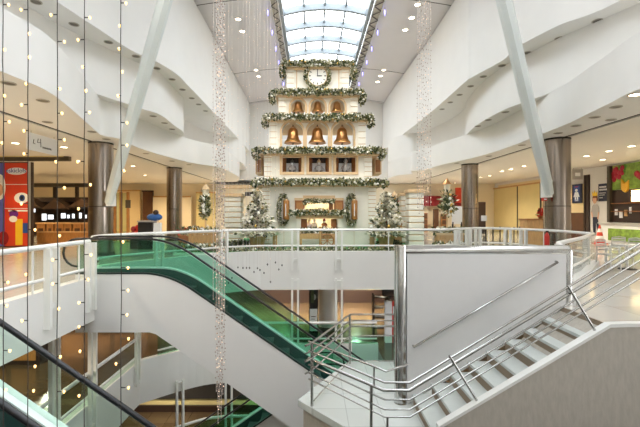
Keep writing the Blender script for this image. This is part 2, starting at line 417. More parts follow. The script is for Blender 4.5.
# ------------------------------------------------------------------ bronze columns and leaning struts
def column(x, y, label):
    t = thing('column', label, 'column', (x, y, 0))
    MB().lathe([(.46, 0), (.46, zA)], n=40).build('shaft', M['bronze'], t)
    MB().lathe([(.464, zA * .43), (.464, zA * .43 + .02)], n=40).build('seam_ring', M['seam'], t)
    MB().lathe([(.463, zA - .06), (.463, zA)], n=40).build('collar', M['seam'], t)
    MB().lathe([(.5, 0), (.5, .12), (.462, .14)], n=40).build('base', M['seam'], t)
column(-8.55, 16.2, 'nearer bronze metal column on the left, under the leaning white strut')
column(-8.6, 25.0, 'farther bronze metal column on the left gallery')
column(9.37, 15.3, 'nearer bronze metal column on the right, under the leaning white strut')
column(9.15, 23.2, 'farther bronze metal column on the right gallery')
def strut(b, tp, label):
    t = thing('roof_strut', label, 'strut', b)
    B = Vector((0, 0, 0)); T = Vector(tp) - Vector(b); d = T.normalized(); L = T.length
    a = Vector((0, 1, 0)); a = (a - d * a.dot(d)).normalized(); c = d.cross(a)
    m = MB(); rings = []
    for s, w, h in ((0, .15, .14), (.55, .18, .18), (2.2, .21, .21), (L * .6, .23, .22), (L, .23, .22)):
        rings.append([d * s + c * (w * math.cos(q)) + a * (h * math.sin(q)) for q in [2 * math.pi * (k + .5) / 8 for k in range(8)]])
    vs = [p for r in rings for p in r]; n = 8
    fs = [(i * n + j, i * n + (j + 1) % n, (i + 1) * n + (j + 1) % n, (i + 1) * n + j) for i in range(4) for j in range(n)]
    m.add(vs, fs + [tuple(range(n))[::-1], tuple(range(4 * n, 5 * n))]); m.build('shaft', M['strut'], t)
    sg = 1 if b[0] < 0 else -1
    MB().box(sg * .02 - .07, sg * .02 + .07, -.1, .42, -.12, .5).build('shoe_plate', M['rail'], t)
def sp(px, py, d): return (IX(px, d), d, IZ(py, d))
def strut_to(b, q, label):
    b, q = Vector(b), Vector(q); k = (zV + .2 - b.z) / (q.z - b.z); strut(b, b + (q - b) * k, label)
strut_to(sp(108.5, 203, 15.5), sp(165, 0, 12.9), 'pale leaning roof strut rising from the left near column')
strut_to(sp(549.5, 194, 14.6), sp(504, 0, 12.3), 'pale leaning roof strut rising from the right near column')

# ------------------------------------------------------------------ downlights
def dl_mesh(r, m):
    t = bpy.data.objects.new('downlight', None); COL.objects.link(t)
    MB().lathe([(r, 0), (r, -.015), (r * .84, -.02), (r * .82, -.004)], n=20).build('ring', M['ring'], t)
    MB().lathe([(r * .82, -.005), (r * .8, -.006)], n=20).build('lens', m, t)
    return t
DL = {'off': dl_mesh(.15, M['off']), 'lit': dl_mesh(.17, M['lit'])}
first = {'off': True, 'lit': True}
def downlight(x, y, z, state, label, group):
    if first[state]:
        o = DL[state]; o.location = (x, y, z); first[state] = False
    else: o = dup(DL[state], (x, y, z))
    tag(o, label, 'downlight', group)
def row(H, px, state, where, group):
    for i, (x, y) in enumerate(px):
        X, d = IH(x, y, H); downlight(X, d, EYE + H - .001, state, f'{"unlit" if state == "off" else "lit"} round downlight in {where}, {ORD[i]} from the near end', group)
z1 = lambda L, ox=0: [(x / 2.905 + ox, y / 2.905) for x, y in L]
row(HC, z1([(105, 5), (215, 70), (315, 122), (395, 163), (455, 198), (500, 230), (530, 260), (557, 285), (577, 303), (597, 322)]), 'off', 'the left upper soffit', 'left upper soffit downlights')
row(HC, z1([(515, 60), (405, 111), (310, 153), (238, 190), (184, 222), (147, 250), (115, 275), (88, 297), (64, 317)], 420), 'off', 'the right upper soffit', 'right upper soffit downlights')
row(HB, z1([(445, 337), (478, 357), (500, 375)]), 'off', 'the left curved lobe soffit', 'left lobe downlights')
row(HB, z1([(248, 325), (198, 348), (168, 366)], 420), 'off', 'the right curved lobe soffit', 'right lobe downlights')
row(HA, [(8.6, 83), (43, 100.5), (47.5, 122), (92, 131.5), (106.5, 139), (146, 153.4), (172, 161), (189, 164.5)], 'off', 'the left gallery soffit', 'left gallery soffit downlights')
row(HA, [(616, 106.8), (594.6, 117), (611, 119.7), (576, 125.6), (558, 133), (522, 145), (489, 156), (457, 163)], 'off', 'the right gallery soffit', 'right gallery soffit downlights')
row(HA, [(15.5, 143), (64, 147), (79, 161), (124, 171), (145, 175), (133, 166)], 'lit', 'the left gallery ceiling', 'left gallery ceiling lights')
row(HA, [(636, 94.3), (631.6, 146), (609, 151), (586.4, 156), (602.7, 159.5), (524, 166), (511, 169), (502, 171), (489.6, 175.7), (480.7, 177.4), (455, 183)], 'lit', 'the right gallery ceiling', 'right gallery ceiling lights')
for i, (px, py) in enumerate([(81.7, 62), (94, 97), (134, 208), (141, 226)]):
    X, d = IH(px / 2.905 + 210, py / 2.905, 10.3); downlight(X, d, zV + .22, 'lit', f'lit spot in the left vault, {ORD[i]} from the near end', 'left vault spots')
for i, (px, py) in enumerate([(603, 20), (586, 58), (567, 93), (505, 208), (495, 225), (487, 242)]):
    X, d = IH(px / 2.905 + 210, py / 2.905, 10.3); downlight(X, d, zV + .22, 'lit', f'lit spot in the right vault, {ORD[i]} from the near end', 'right vault spots')

# ------------------------------------------------------------------ railings
def railing(name, label, pts, z, posts, tall=True, glassm=None, z_low=None, spindles=()):
    t = thing(name, label, 'railing', (pts[0][0], pts[0][1], z)); o = Vector((pts[0][0], pts[0][1], 0))
    P = [Vector((x, y, 0)) - o for x, y in pts]
    MB().tube([p + Vector((0, 0, 1.04)) for p in P], .05, 10).build('top_rail', M['rail'], t)
    MB().tube([p + Vector((0, 0, .42)) for p in P], .035, 8).build('lower_rail', M['rail'], t)
    g = MB(); q = [(p.x, p.y) for p in P]; strip(g, q, .24, .97, .012); g.build('glass_panel', glassm or M['cgl'], t)
    for (x, y, tx, ty) in posts:
        c = Vector((x, y, 0)) - o; d = Vector((tx, ty, 0)).normalized(); nrm = Vector((d.y, -d.x, 0))   # towards the void
        for s in (-.115, .115):
            rot = Matrix((d, nrm, Vector((0, 0, 1)))).transposed()
            MB().obox(c + d * s + nrm * .06 + Vector((0, 0, .24)), (.075, .13, 1.54), rot).build('post', M['rail'], t)
        MB().obox(c + nrm * .03 + Vector((0, 0, -.12)), (.3, .06, .1), Matrix((d, nrm, Vector((0, 0, 1)))).transposed()).build('bracket', M['rail'], t)
    for (x, y) in spindles:
        c = Vector((x, y, 0)) - o
        MB().tube([c + Vector((0, 0, .2)), c + Vector((0, 0, 1.02))], .02, 6).build('spindle', M['rail'], t)
    return t
def hangers(label, posts, z):                    # paired white tubes hung from the slab edge above
    for i, (x, y, tx, ty) in enumerate(posts):
        t = thing('hanger_post', label[i], 'post', (x, y, z)); d = Vector((tx, ty, 0)).normalized(); nrm = Vector((d.y, -d.x, 0))
        for s in (-.115, .115):
            c = d * s + nrm * .08
            MB().obox(c + Vector((0, 0, 0)), (.075, .1, 3.3), Matrix((d, nrm, Vector((0, 0, 1)))).transposed()).build('tube', M['rail'], t)
        for h in (1.55, -1.55):
            MB().obox(nrm * .06 + Vector((0, 0, h)), (.34, .08, .05), Matrix((d, nrm, Vector((0, 0, 1)))).transposed()).build('bracket', M['rail'], t)
railing('gallery_railing', 'white railing along the left gallery edge beside the poster shop', [(-5.1, 5.15), (-5.1, 9.15)], 0, [(-5.1, 7.75, 0, 1), (-5.1, 9.1, 0, 1)], spindles=[(-5.1, 7.3), (-5.1, 8.75)])
pf = [p for p in far0 if p[1] > 10.65]
i0 = pf.index(min(pf, key=lambda p: abs(p[0] - 5.0)))
railing('gallery_railing', 'long white railing along the far edge of the void before the clock tower', pf[:i0 + 1], 0,
        [(-5.0, 13.0, .63, .77), (-3.3, 14.9, .8, .6), (-.66, 15.63, 1, 0), (1.05, 15.64, 1, 0)], spindles=[(3.0, 15.67)])
sp_pts = []
rp = pf[i0:]
railing('gallery_railing', 'curved white railing at the right end of the far edge before the red shop sign', rp, 0,
        [(5.9, 16.4, .77, .6), (6.6, 17.0, .85, .5), (7.15, 17.35, .85, .3), (8.2, 16.7, .7, -.8), (8.55, 16.1, .4, -1)], spindles=[(6.3, 16.8), (7.6, 17.2), (8.8, 15.2)])
railing('gallery_railing', 'white railing behind the white stair panel running to the right gallery', [(8.8, 12.5), (7.0, 10.4), (5.3, 8.6), (4.72, 7.55)], 0, [(5.55, 8.85, -.7, -.7), (8.0, 11.55, -.7, -.7)])
L1 = E1s
railing('gallery_railing', 'white railing along the left edge one storey down', [(-6, 2.5), (-6, 13.8)], LV, [], glassm=M['ggl'])
railing('gallery_railing', 'white railing along the far edge one storey down', L1[2:] + [(2.55, 15.7)], LV, [], glassm=M['egl'])
railing('gallery_railing', 'white railing along the far edge two storeys down', L1[2:] + [(2.55, 15.7)], 2 * LV, [], glassm=M['ggl'])
hangers(['pair of white hanger posts under the left gallery, nearest the camera', 'pair of white hanger posts under the left gallery, second from the camera',
         'pair of white hanger posts at the corner under the escalator', 'pair of white hanger posts below the far railing, left of the tower window', 'pair of white hanger posts below the far railing, right of the tower window',
         ], [(-6, 9.2, 0, 1), (-6, 10.8, 0, 1), (-6, 13.6, 0, 1), (-.66, 15.7, 1, 0), (1.05, 15.7, 1, 0)], -2.5)
hangers(['pair of white hanger posts two storeys down, nearer the corner', 'pair of white hanger posts two storeys down, beside the hanging bead cluster'], [(-4.95, 14.9, .76, .65), (-3.25, 15.65, 1, .1)], -2.5 + LV)
# ------------------------------------------------------------------ escalators
def escalator(label, xTop, zTop, zBot, y0, y1, dr, flat_top=1.7, flat_bot=1.3, gm=None, hr=.027):
    SL = .69; run = (zTop - zBot) / SL; rad = .6
    t = thing('escalator', label, 'escalator', (xTop, y0, zBot))
    def zl(s):                                   # step line, s measured downwards from the top knee
        def soft(u): return 0 if u < -rad else (u + rad) ** 2 / (4 * rad) if u < rad else u
        return zTop - SL * (soft(s) - soft(s - run)) - zBot
    S = [-flat_top, -rad] + [-rad + 2 * rad * k / 8 for k in range(1, 9)] + [rad + (run - 2 * rad) * .5] + [run - rad + 2 * rad * k / 8 for k in range(9)] + [run + flat_bot]
    W = y1 - y0
    def pt(s, z, y): return (dr * s, y, z)
    def under(s): return zTop - SL * min(max(0, s + .36), run + .36) - 1.12 - zBot
    def ribbon(nm, a, b, ya, yb, m):
        poly = [pt(s, zl(s) + a, ya) for s in S] + [pt(s, (under(s) if b is None else zl(s) + b), ya) for s in S[::-1]]
        return MB().prism(poly, (0, yb - ya, 0)).build(nm, m, t)
    ribbon('truss', -.3, None, .08, W - .08, M['truss'])
    for ya in (0, W - .06): ribbon('side_panel', .25, None, ya, ya + .06, M['truss'])
    ribbon('deck', .29, .25, -.01, .07, M['deckd']); ribbon('deck', .29, .25, W - .19, W + .01, M['deck'])
    ribbon('skirt', .25, -.28, .17, .185, M['skirt']); ribbon('skirt', .25, -.28, W - .185, W - .17, M['skirt'])
    for ya in (.08, W - .09): ribbon('glass_balustrade', 1.03, .29, ya, ya + .012, gm or M['egl'])
    for ya in (.086, W - .084):
        top = [pt(s, zl(s) + 1.08, ya) for s in S]
        def cap(s0, sg, zz): return [pt(s0 + sg * .33 * math.sin(q), zz + .75 + .33 * math.cos(q), ya) for q in [math.pi * k / 8 for k in range(1, 9)]]
        a = cap(S[0], -1, zl(S[0])); b = cap(S[-1], 1, zl(S[-1]))
        MB().tube(a[::-1] + top + b, hr, 8).build('handrail', M['black'], t)
    n = int(run / .4)
    st = MB().box(-.2, .2, .2, W - .2, -.28, 0).add([], [])
    first = None
    for k in range(-2, n + 2):
        s = k * .4 + .2
        if first is None: first = st.build('step', M['step'], t); first.location = pt(s, zl(s), 0)
        else: copy_part(first, t, pt(s, zl(s), 0))
    for s0, s1 in ((-flat_top, -.82), (run + .85, run + flat_bot)):
        a, b = sorted((dr * s0, dr * s1)); z = zl((s0 + s1) / 2)
        MB().box(a, b, .19, W - .19, z - .28, z + .005).build('landing_plate', M['alu'], t)
    return t
escalator('main white escalator with green glass descending rightwards across the void', -3.38, 0, LV, 9.42, 10.55, 1, gm=M['egl'], flat_top=2.2)
escalator('nearest escalator at lower left, only its black handrail and clear glass in view', -4.9, 0, LV, 3.85, 5.0, 1, gm=M['ggl'], hr=.036)
escalator('lower escalator below the main one, descending leftwards to the basement', -.3, LV, 2 * LV, 11.2, 12.3, -1, gm=M['egl'], flat_top=.0 + .95)

# ------------------------------------------------------------------ stair, landing, white panel, steel rails
NEAR, FARY, RISE, TREAD, X9 = 5.88, 7.22, .197, .331, 4.48
LZ = -9 * RISE
st = thing('staircase', 'pale stone stair descending leftwards from the right gallery floor to a landing', 'staircase', (1.8, NEAR, LZ))
O = Vector((1.8, NEAR, LZ))
def pl(x, y, z): return (x - O.x, y - O.y, z - O.z)
for k in range(9):                               # k = 0 is the top riser
    x1 = X9 - k * TREAD; z = -k * RISE
    if k > 0:
        MB().box(x1 - .02 - O.x, x1 + TREAD - O.x, .14, FARY - NEAR, z - .05 - O.z, z - O.z).build('tread', M['tread'], st)
    MB().box(x1 - O.x, x1 + .03 - O.x, .14, FARY - NEAR, z - RISE - O.z, z - .05 * (k > 0) - O.z).build('riser', M['riser'], st)
xb = X9 - 9 * TREAD + TREAD
# solid stepped body below
MB().prism([pl(X9 + .02, NEAR + .14, -.06), pl(xb, NEAR + .14, LZ - .2), pl(xb, NEAR + .14, LZ - 1.0), pl(X9 + .02, NEAR + .14, LZ + .3)], (0, FARY - NEAR - .15, 0)).build('soffit', M['conc'], st)
# near side wall with sloped upstand
ups = .07
slope = RISE / TREAD
def zs(x): return slope * (x - X9) + ups
wl = [(1.05, LZ - .02), (1.72, LZ - .02), (1.9, zs(1.9)), (X9 - .1, zs(X9 - .1)), (X9 + .18, .02), (12, .02), (12, -7.3), (1.05, -7.3)]
MB().prism([pl(x, NEAR, z) for x, z in wl], (0, .1, 0)).build('side_wall', M['conc'], st)
cp = [(1.86, zs(1.86)), (X9 - .1, zs(X9 - .1)), (X9 + .18, .02), (12, .02)]
MB().prism([pl(x, NEAR - .015, z + .045) for x, z in cp] + [pl(x, NEAR - .015, z - .005) for x, z in cp[::-1]], (0, .13, 0)).build('coping', M['coping'], st)
# landing slab and its supporting walls
LP = [(1.9, 5.86), (1.0, 5.86), (.53, 6.47), (-.26, 7.41), (.63, 8.97), (.85, 9.33), (2.4, 9.33), (2.4, 7.2), (1.9, 7.2)]
MB().plan([pl(x, y, 0)[:2] for x, y in LP], -.12, 0).build('landing', M['land'], st)
MB().plan([pl(x, y, 0)[:2] for x, y in [(1.6, 6.0), (1.05, 5.95), (.57, 6.53), (-.16, 7.41), (-.02, 7.7), (.75, 7.2), (1.6, 6.2)]], -7.3 - LZ, -.12).build('landing_wall', M['conc'], st)
# white solid balustrade between the flights, chrome cap and chrome end column
bp = thing('balustrade_panel', 'large white solid balustrade panel behind the stair with a chrome cap', 'panel', (3.0, 7.24, LZ))
Z0 = LZ; x0, x1 = 1.72, 4.66
MB().prism([(x0 - 3.0, 0, 0.0), (x1 - 3.0, 0, -Z0), (x1 - 3.0, 0, 1.0 - Z0), (x0 - 3.0, 0, 1.0 - Z0)], (0, .16, 0)).build('panel', M['panel'], bp)
MB().tube([(1.62 - 3.0, .08, 1.0 - Z0), (x1 + .0 - 3.0, .08, 1.0 - Z0)], .1, 16).build('cap_rail', M['chrome'], bp)
MB().tube([(x1 - 3.0, .08, 1.0 - Z0), (x1 - 3.0, .08, -Z0 - .02)], .1, 16).build('end_tube', M['chrome'], bp)
MB().ball((x1 - 3.0, .08, 1.0 - Z0), .1, 12).build('corner_cap', M['chrome'], bp)
MB().lathe([(.125, 0), (.115, .03), (.115, 1.0 - Z0 + .1)], (1.62 - 3.0, .08, 0), n=28).build('end_column', M['chrome'], bp)
# handrail fixed to the panel
hp = [(IX(414, 7.16), 7.16, IZ(347, 7.16)), (IX(558, 7.16), 7.16, IZ(262, 7.16))]
h = thing('wall_handrail', 'single sloping steel handrail fixed on the white stair panel', 'handrail', hp[0])
b = Vector(hp[1]) - Vector(hp[0])
MB().tube([(0, .07, -.0), (0, 0, 0), b, b + Vector((0, .07, 0))], .021, 8).build('rail', M['steel'], h)
for q in (.2, .8):
    c = b * q; MB().tube([c, c + Vector((0, .075, -.02))], .011, 6).build('bracket', M['steel'], h)

def T(o, pts): return [tuple(Vector(p) - Vector(o)) for p in pts]
# railing of the near side: five rails following the stair, the landing front and back round to the far edge
heights = [(.942, .017), (.802, .026), (.689, .014), (.542, .014), (.431, .014)]
yb = NEAR + .06
A_, C_, D_ = (.0, 7.18), (.87, 9.2), (1.9, 9.2)
so = (1.1, yb, LZ)
sr = thing('stair_railing', 'steel five-rail railing following the near side of the stair', 'railing', so)
RS = .605
for i, (hh, r) in enumerate(heights):
    yy = yb + (.05 if i == 1 else 0); zz = LZ + hh; xt = 5.1
    P = [(-.06, 7.24, zz + .03), (1.08, yy, zz), (1.455, yy, zz), (xt, yy, zz + RS * (xt - 1.455)), (xt + .3, yy, zz + RS * (xt - 1.455) + .04), (7.5, yy, zz + RS * (xt - 1.455) + .04)]
    MB().tube(T(so, P), r, 8).build('handrail' if i == 1 else 'rail', M['steel'], sr)
MB().tube(T(so, [(-.06, 7.24, LZ + 1.14), (.96, 6.1, LZ + 1.115), (1.1, yb + .02, LZ + 1.099), (1.5, yb + .3, LZ + 1.099)]), .016, 8).build('rail', M['steel'], sr)
MB().tube(T(so, [(.95, 6.12, LZ + .8), (.95, 6.12, LZ + 1.115)]), .014, 8).build('short_post', M['steel'], sr)
MB().tube(T(so, [(.91, 6.14, LZ), (.91, 6.14, LZ + .8)]), .024, 8).build('post', M['steel'], sr)
for x in (2.465, 4.217):                         # posts stand square to the slope
    d = Vector((-RS, 0, 1)).normalized(); a = Vector((x, yb, zs(x)))
    MB().tube(T(so, [a, a + d * .82]), .02, 8).build('post', M['steel'], sr)
MB().tube(T(so, [(5.1, yb, .0), (5.1, yb, LZ + .942 + RS * (5.1 - 1.455))]), .02, 8).build('post', M['steel'], sr)
MB().tube(T(so, [(1.12, yb, LZ), (1.12, yb, LZ + .43)]), .018, 8).build('post', M['steel'], sr)
lo = (0, 7.18, LZ)
lr = thing('landing_railing', 'steel multi-rail railing round the outer corner of the stair landing', 'railing', lo)
for i, (hh, r) in enumerate([(1.13, .02), (.99, .017), (.86, .024), (.64, .015)]):
    z = LZ + hh; MB().tube(T(lo, [(-.12, 7.02, z), (.0, 7.18, z), (C_[0], C_[1], z), (D_[0], D_[1], z)]), r, 8).build('rail', M['steel'], lr)
MB().tube(T(lo, [(.03, 7.22, LZ + .07), (C_[0], C_[1], LZ + .07), (D_[0], D_[1], LZ + .07)]), .012, 6).build('kick_rail', M['steel'], lr)
for x, y in (A_, C_, D_):
    MB().tube(T(lo, [(x, y, LZ), (x, y, LZ + 1.13)]), .026, 10).build('post', M['steel'], lr)
g = MB(); strip(g, [(C_[0] - lo[0] + .05, C_[1] - lo[1]), (D_[0] - lo[0], D_[1] - lo[1])], .06, .62, .012); g.build('glass_panel', M['egl'], lr)
# ------------------------------------------------------------------ clock tower
YT = 19.5
def tx(px, d=YT): return (px - CX) / F * d
def tz(py, d=YT): return EYE + (CY - py) / F * d
TC = tx(317.7)                                   # axis of the tower
struct(MB().box(-5.6, 5.75, 16.15, 25.5, 0, .1).build('trim_11', M['white']))
tag(MB().box(-5.5, 5.65, 16.22, 25.4, .1, .13).build('artificial_turf', M['turf']), 'green artificial turf on the low platform under the clock tower', 'turf', kind='stuff')
tw = thing('clock_tower', 'tall white stepped Christmas clock tower with tan trim and gold bells', 'tower', (TC, YT, .13))
TO = Vector((TC, YT, .13))
def b3(x0, x1, y0, y1, z0, z1): return MB().box(x0 - TO.x, x1 - TO.x, y0 - TO.y, y1 - TO.y, z0 - TO.z, z1 - TO.z)
def front(nm, x0, x1, z0, z1, y, th, holes, m):
    """front wall with openings; holes: (cx, half width, zbottom, zspring, arch?)"""
    mb = MB(); xs = [x0]
    def q(pts): mb.prism([(a - TO.x, y - TO.y, c - TO.z) for a, c in pts], (0, th, 0))
    last = x0
    for cx, hw, zb, zsp, arch in holes:
        q([(last, z0), (cx - hw, z0), (cx - hw, z1), (last, z1)])
        if zb > z0: q([(cx - hw, z0), (cx + hw, z0), (cx + hw, zb), (cx - hw, zb)])
        if arch:
            arc = [(cx + hw * math.cos(a), zsp + hw * math.sin(a)) for a in [math.pi * k / 14 for k in range(15)]]
            q([(cx - hw, z1)] + arc[::-1] + [(cx + hw, z1)])
        elif zsp < z1: q([(cx - hw, zsp), (cx + hw, zsp), (cx + hw, z1), (cx - hw, z1)])
        last = cx + hw
    q([(last, z0), (x1, z0), (x1, z1), (last, z1)])
    return mb.build(nm, m, tw)
def sides(x0, x1, y0, y1, z0, z1):
    m = MB()
    m.box(x0 - TO.x, x0 + .12 - TO.x, y0 + .1 - TO.y, y1 - TO.y, z0 - TO.z, z1 - TO.z); m.box(x1 - .12 - TO.x, x1 - TO.x, y0 + .1 - TO.y, y1 - TO.y, z0 - TO.z, z1 - TO.z)
    m.build('side_wall', M['tower'], tw)
def quoins(x0, x1, y, z0, z1, n):
    for xa, xb in ((x0, x0 + .3), (x1 - .3, x1)):
        h = (z1 - z0) / n
        MB().box(xa - .02 - TO.x, xb + .02 - TO.x, y - .05 - TO.y, y + .1 - TO.y, z0 - TO.z, z1 - TO.z).build('corner_pilaster', M['trim'], tw)
        m = MB()
        for k in range(n): m.box(xa - .04 - TO.x, xb + .04 - TO.x, y - .09 - TO.y, y + .1 - TO.y, z0 + k * h + .035 - TO.z, z0 + (k + 1) * h - TO.z)
        m.build('quoin', M['quoin'], tw)
def eave(px0, px1, pyb, pyt, yf, depth):
    x0, x1, z0, z1 = tx(px0 + 2.5, yf), tx(px1 - 2.5, yf), tz(pyb, yf), tz(pyt, yf)
    b3(x0, x1, yf, yf + depth, z0 + .09, z1).build('eave', M['tower'], tw)
    b3(x0 + .08, x1 - .08, yf + .08, yf + depth, z0, z0 + .09).build('cornice', M['trim'], tw)
    return x0, x1, z0, z1
def archring(nm, cx, hw, zb, zsp, y, w=.1):
    a_ = [(cx - hw - w, zb)] + [(cx + (hw + w) * math.cos(a), zsp + (hw + w) * math.sin(a)) for a in [math.pi * (1 - k / 16) for k in range(17)]] + [(cx + hw + w, zb)]
    i_ = [(cx - hw, zb)] + [(cx + hw * math.cos(a), zsp + hw * math.sin(a)) for a in [math.pi * (1 - k / 16) for k in range(17)]] + [(cx + hw, zb)]
    m = MB()
    for k in range(len(a_) - 1):
        m.prism([(p[0] - TO.x, y - TO.y, p[1] - TO.z) for p in (a_[k], a_[k + 1], i_[k + 1], i_[k])], (0, .12, 0))
    return m.build(nm, M['trim'], tw)
# tier 1, the house front with the large window
Y1 = 19.5
x0, x1 = tx(264), tx(374); zE1 = tz(182.5, 19.2)
wx0, wx1, wzb, wzt = tx(301), tx(336.5), tz(232), tz(200.5)
front('front_wall', x0, x1, .13, zE1, Y1, .14, [((wx0 + wx1) / 2, (wx1 - wx0) / 2, wzb, wzt, False)], M['tower'])
sides(x0, x1, Y1, 23.5, .13, zE1); quoins(x0 - .05, x1 + .05, Y1, .2, zE1 - .05, 15)
b3(x0, x1, 21.2, 21.3, .13, zE1).build('inner_wall', M['cream'], tw)
b3(x0, x1, Y1 - .04, Y1 + .02, zE1 - .16, zE1 - .05).build('frieze', M['trim'], tw)
for k in range(1, 8):
    xx = x0 + .4 + (x1 - x0 - .8) * k / 8
    if not (wx0 - .7 < xx < wx1 + .7): b3(xx - .008, xx + .008, Y1 - .006, Y1 + .01, .13, zE1 - .2).build('wall_joint', M['trim'], tw)
wf = b3(tx(294.5), tx(343.5), Y1 - .1, Y1 + .0, wzt, wzt + .12).build('window_lintel', M['trim'], tw)
b3(tx(303), tx(335), Y1 - .07, Y1 + .0, wzt + .12, wzt + .24).build('window_lintel', M['trim'], tw)
for xa, xb in ((tx(295), tx(304.5)), (tx(334), tx(343.3))):
    s = b3(xa, xb, Y1 - .12, Y1 - .05, tz(214), wzt).build('shutter', M['oak'], tw)
    b3(xa + .07, xb - .07, Y1 - .14, Y1 - .11, tz(212), wzt - .1).build('shutter_panel', M['wood'], s)
for xa, xb in ((tx(296.5), tx(301)), (tx(337.5), tx(342))): b3(xa, xb, Y1 - .14, Y1 - .0, tz(246), tz(216)).build('window_post', M['quoin'], tw)
b3(tx(296), tx(343), Y1 - .2, Y1 + .1, tz(218.5), tz(214.5)).build('window_shelf', M['trim'], tw)
b3(tx(300), tx(338), Y1 - .16, Y1 + .5, tz(231.5), tz(228)).build('window_sill', M['oak'], tw)
for xa, xb in ((tx(300.5), tx(307)), (tx(331), tx(337))):
    b3(xa, xb, Y1 + .0, Y1 + .07, tz(228), tz(219)).build('inner_shutter', M['oak'], tw)
b3(tx(329), tx(333), Y1 + .02, Y1 + .09, tz(210), tz(202)).build('inner_shutter', M['oak'], tw)
# eave 1 and tier 2 with the three square windows
e1 = eave(253, 386.5, 186.5, 180.5, 19.15, 4.6)
Y2 = 19.75
x0, x1 = tx(266, Y2), tx(370, Y2); z0, z1_ = e1[3], tz(152, 19.4)
W2 = [(282.5, 301.5), (309, 329), (336, 355.5)]
wins = []
for a, b in W2:
    wins.append(((tx(a, Y2) + tx(b, Y2)) / 2, (tx(b, Y2) - tx(a, Y2)) / 2, tz(172, Y2), tz(157.5, Y2), False))
front('front_wall', x0, x1, z0, z1_, Y2, .12, wins, M['tower'])
sides(x0, x1, Y2, 23, z0, z1_); quoins(x0 - .05, x1 + .05, Y2, z0, z1_, 6)
for cx, hw, zb, zt, _ in wins:
    fr = b3(cx - hw - .13, cx + hw + .13, Y2 - .08, Y2 + .0, zt, zt + .12).build('window_head', M['trim'], tw)
    b3(cx - hw - .13, cx + hw + .13, Y2 - .08, Y2 + .0, zb - .13, zb).build('window_sill', M['trim'], tw)
    for s in (-1, 1):
        xa = cx + s * (hw + .065); b3(xa - .065, xa + .065, Y2 - .08, Y2 + .0, zb, zt).build('window_jamb', M['trim'], tw)
        r = Matrix.Rotation(s * -1.2, 3, 'Z'); MB().obox(Vector((cx + s * (hw - .08), Y2 + .26, (zb + zt) / 2)) - TO, (.34, .04, zt - zb), r).build('inner_shutter', M['oak'], tw)
    b3(cx - hw, cx + hw, Y2 + .55, Y2 + .6, zb - .1, zt + .15).build('window_backing', M['dkbrown'], tw)
    b3(cx - hw + .14, cx + hw - .14, Y2 + .5, Y2 + .54, zb + .0, zb + .5).build('lit_backdrop', M['paper'], tw)
b3(x0, x1, Y2 + .1, 23, z0 - .02, z0 + .02).build('tier_floor', M['tower'], tw)
for a, b in ((255.5, 262), (374.5, 381.5)):      # little dormers on the flanks
    xa, xb = tx(a, 20.3), tx(b, 20.3)
    d = b3(xa, xb, 20.3, 21.5, tz(174, 20.3), tz(158, 20.3)).build('side_dormer', M['trim'], tw)
    b3(xa + .06, xb - .06, 20.27, 20.3, tz(172, 20.3), tz(160, 20.3)).build('dormer_shutter', M['oak'], d)
# tiers 3 and 4 with bells
e2 = eave(254, 384, 155, 149, 19.35, 4.2)
def bell_tier(Y, xa, xb, z0, z1_, cs, hw_px, top_px, nq):
    x0, x1 = tx(xa, Y), tx(xb, Y); H = []
    for c in cs:
        hw = hw_px / F * Y; H.append((tx(c, Y), hw, z0, tz(top_px, Y) - hw, True))
    front('front_wall', x0, x1, z0, z1_, Y, .3, H, M['tower']); sides(x0, x1, Y, Y + 2.6, z0, z1_); quoins(x0 - .04, x1 + .04, Y, z0, z1_, nq)
    for h in H: archring('arch_frame', h[0], h[1], z0, h[3], Y - .07)
    b3(x0, x1, Y + .1, Y + 2.6, z0 - .02, z0 + .02).build('tier_floor', M['tower'], tw)
    return H
h3 = bell_tier(19.9, 271, 364, e2[3], tz(118.5, 19.55), (292.5, 317.4, 342.8), 10.5, 122, 5)
e3 = eave(263.5, 372.5, 121, 116.5, 19.55, 3.6)
h4 = bell_tier(20.1, 280, 356, e3[3], tz(94, 19.8), (298, 317.7, 337.4), 7.2, 99.5, 4)
e4 = eave(271, 364, 96, 91.5, 19.75, 3.1)
Y5 = 20.3
x0, x1, z0, z1_ = tx(288, Y5), tx(347.5, Y5), e4[3], tz(66, 20.0)
front('front_wall', x0, x1, z0, z1_, Y5, .14, [], M['tower']); sides(x0, x1, Y5, 22.3, z0, z1_); quoins(x0 - .03, x1 + .03, Y5, z0, z1_, 5)
b3(x0 + .05, x1 - .05, 22.2, 22.3, z0, z1_).build('back_wall', M['tower'], tw)
for a, b in ((x0 + .42, x0 + .46), (x1 - .46, x1 - .42)): b3(a, b, Y5 - .03, Y5 + .02, z0, z1_ - .03).build('panel_bead', M['trim'], tw)
e5 = eave(281.5, 354.5, 68, 62.5, 20.0, 2.5)
MB().lathe([(1.15, 0), (1.1, .25), (.95, .48), (.7, .66), (.4, .77), (.001, .82)], (0, 21.2 - TO.y, e5[3] - TO.z), n=32).build('dome', M['quoin'], tw)

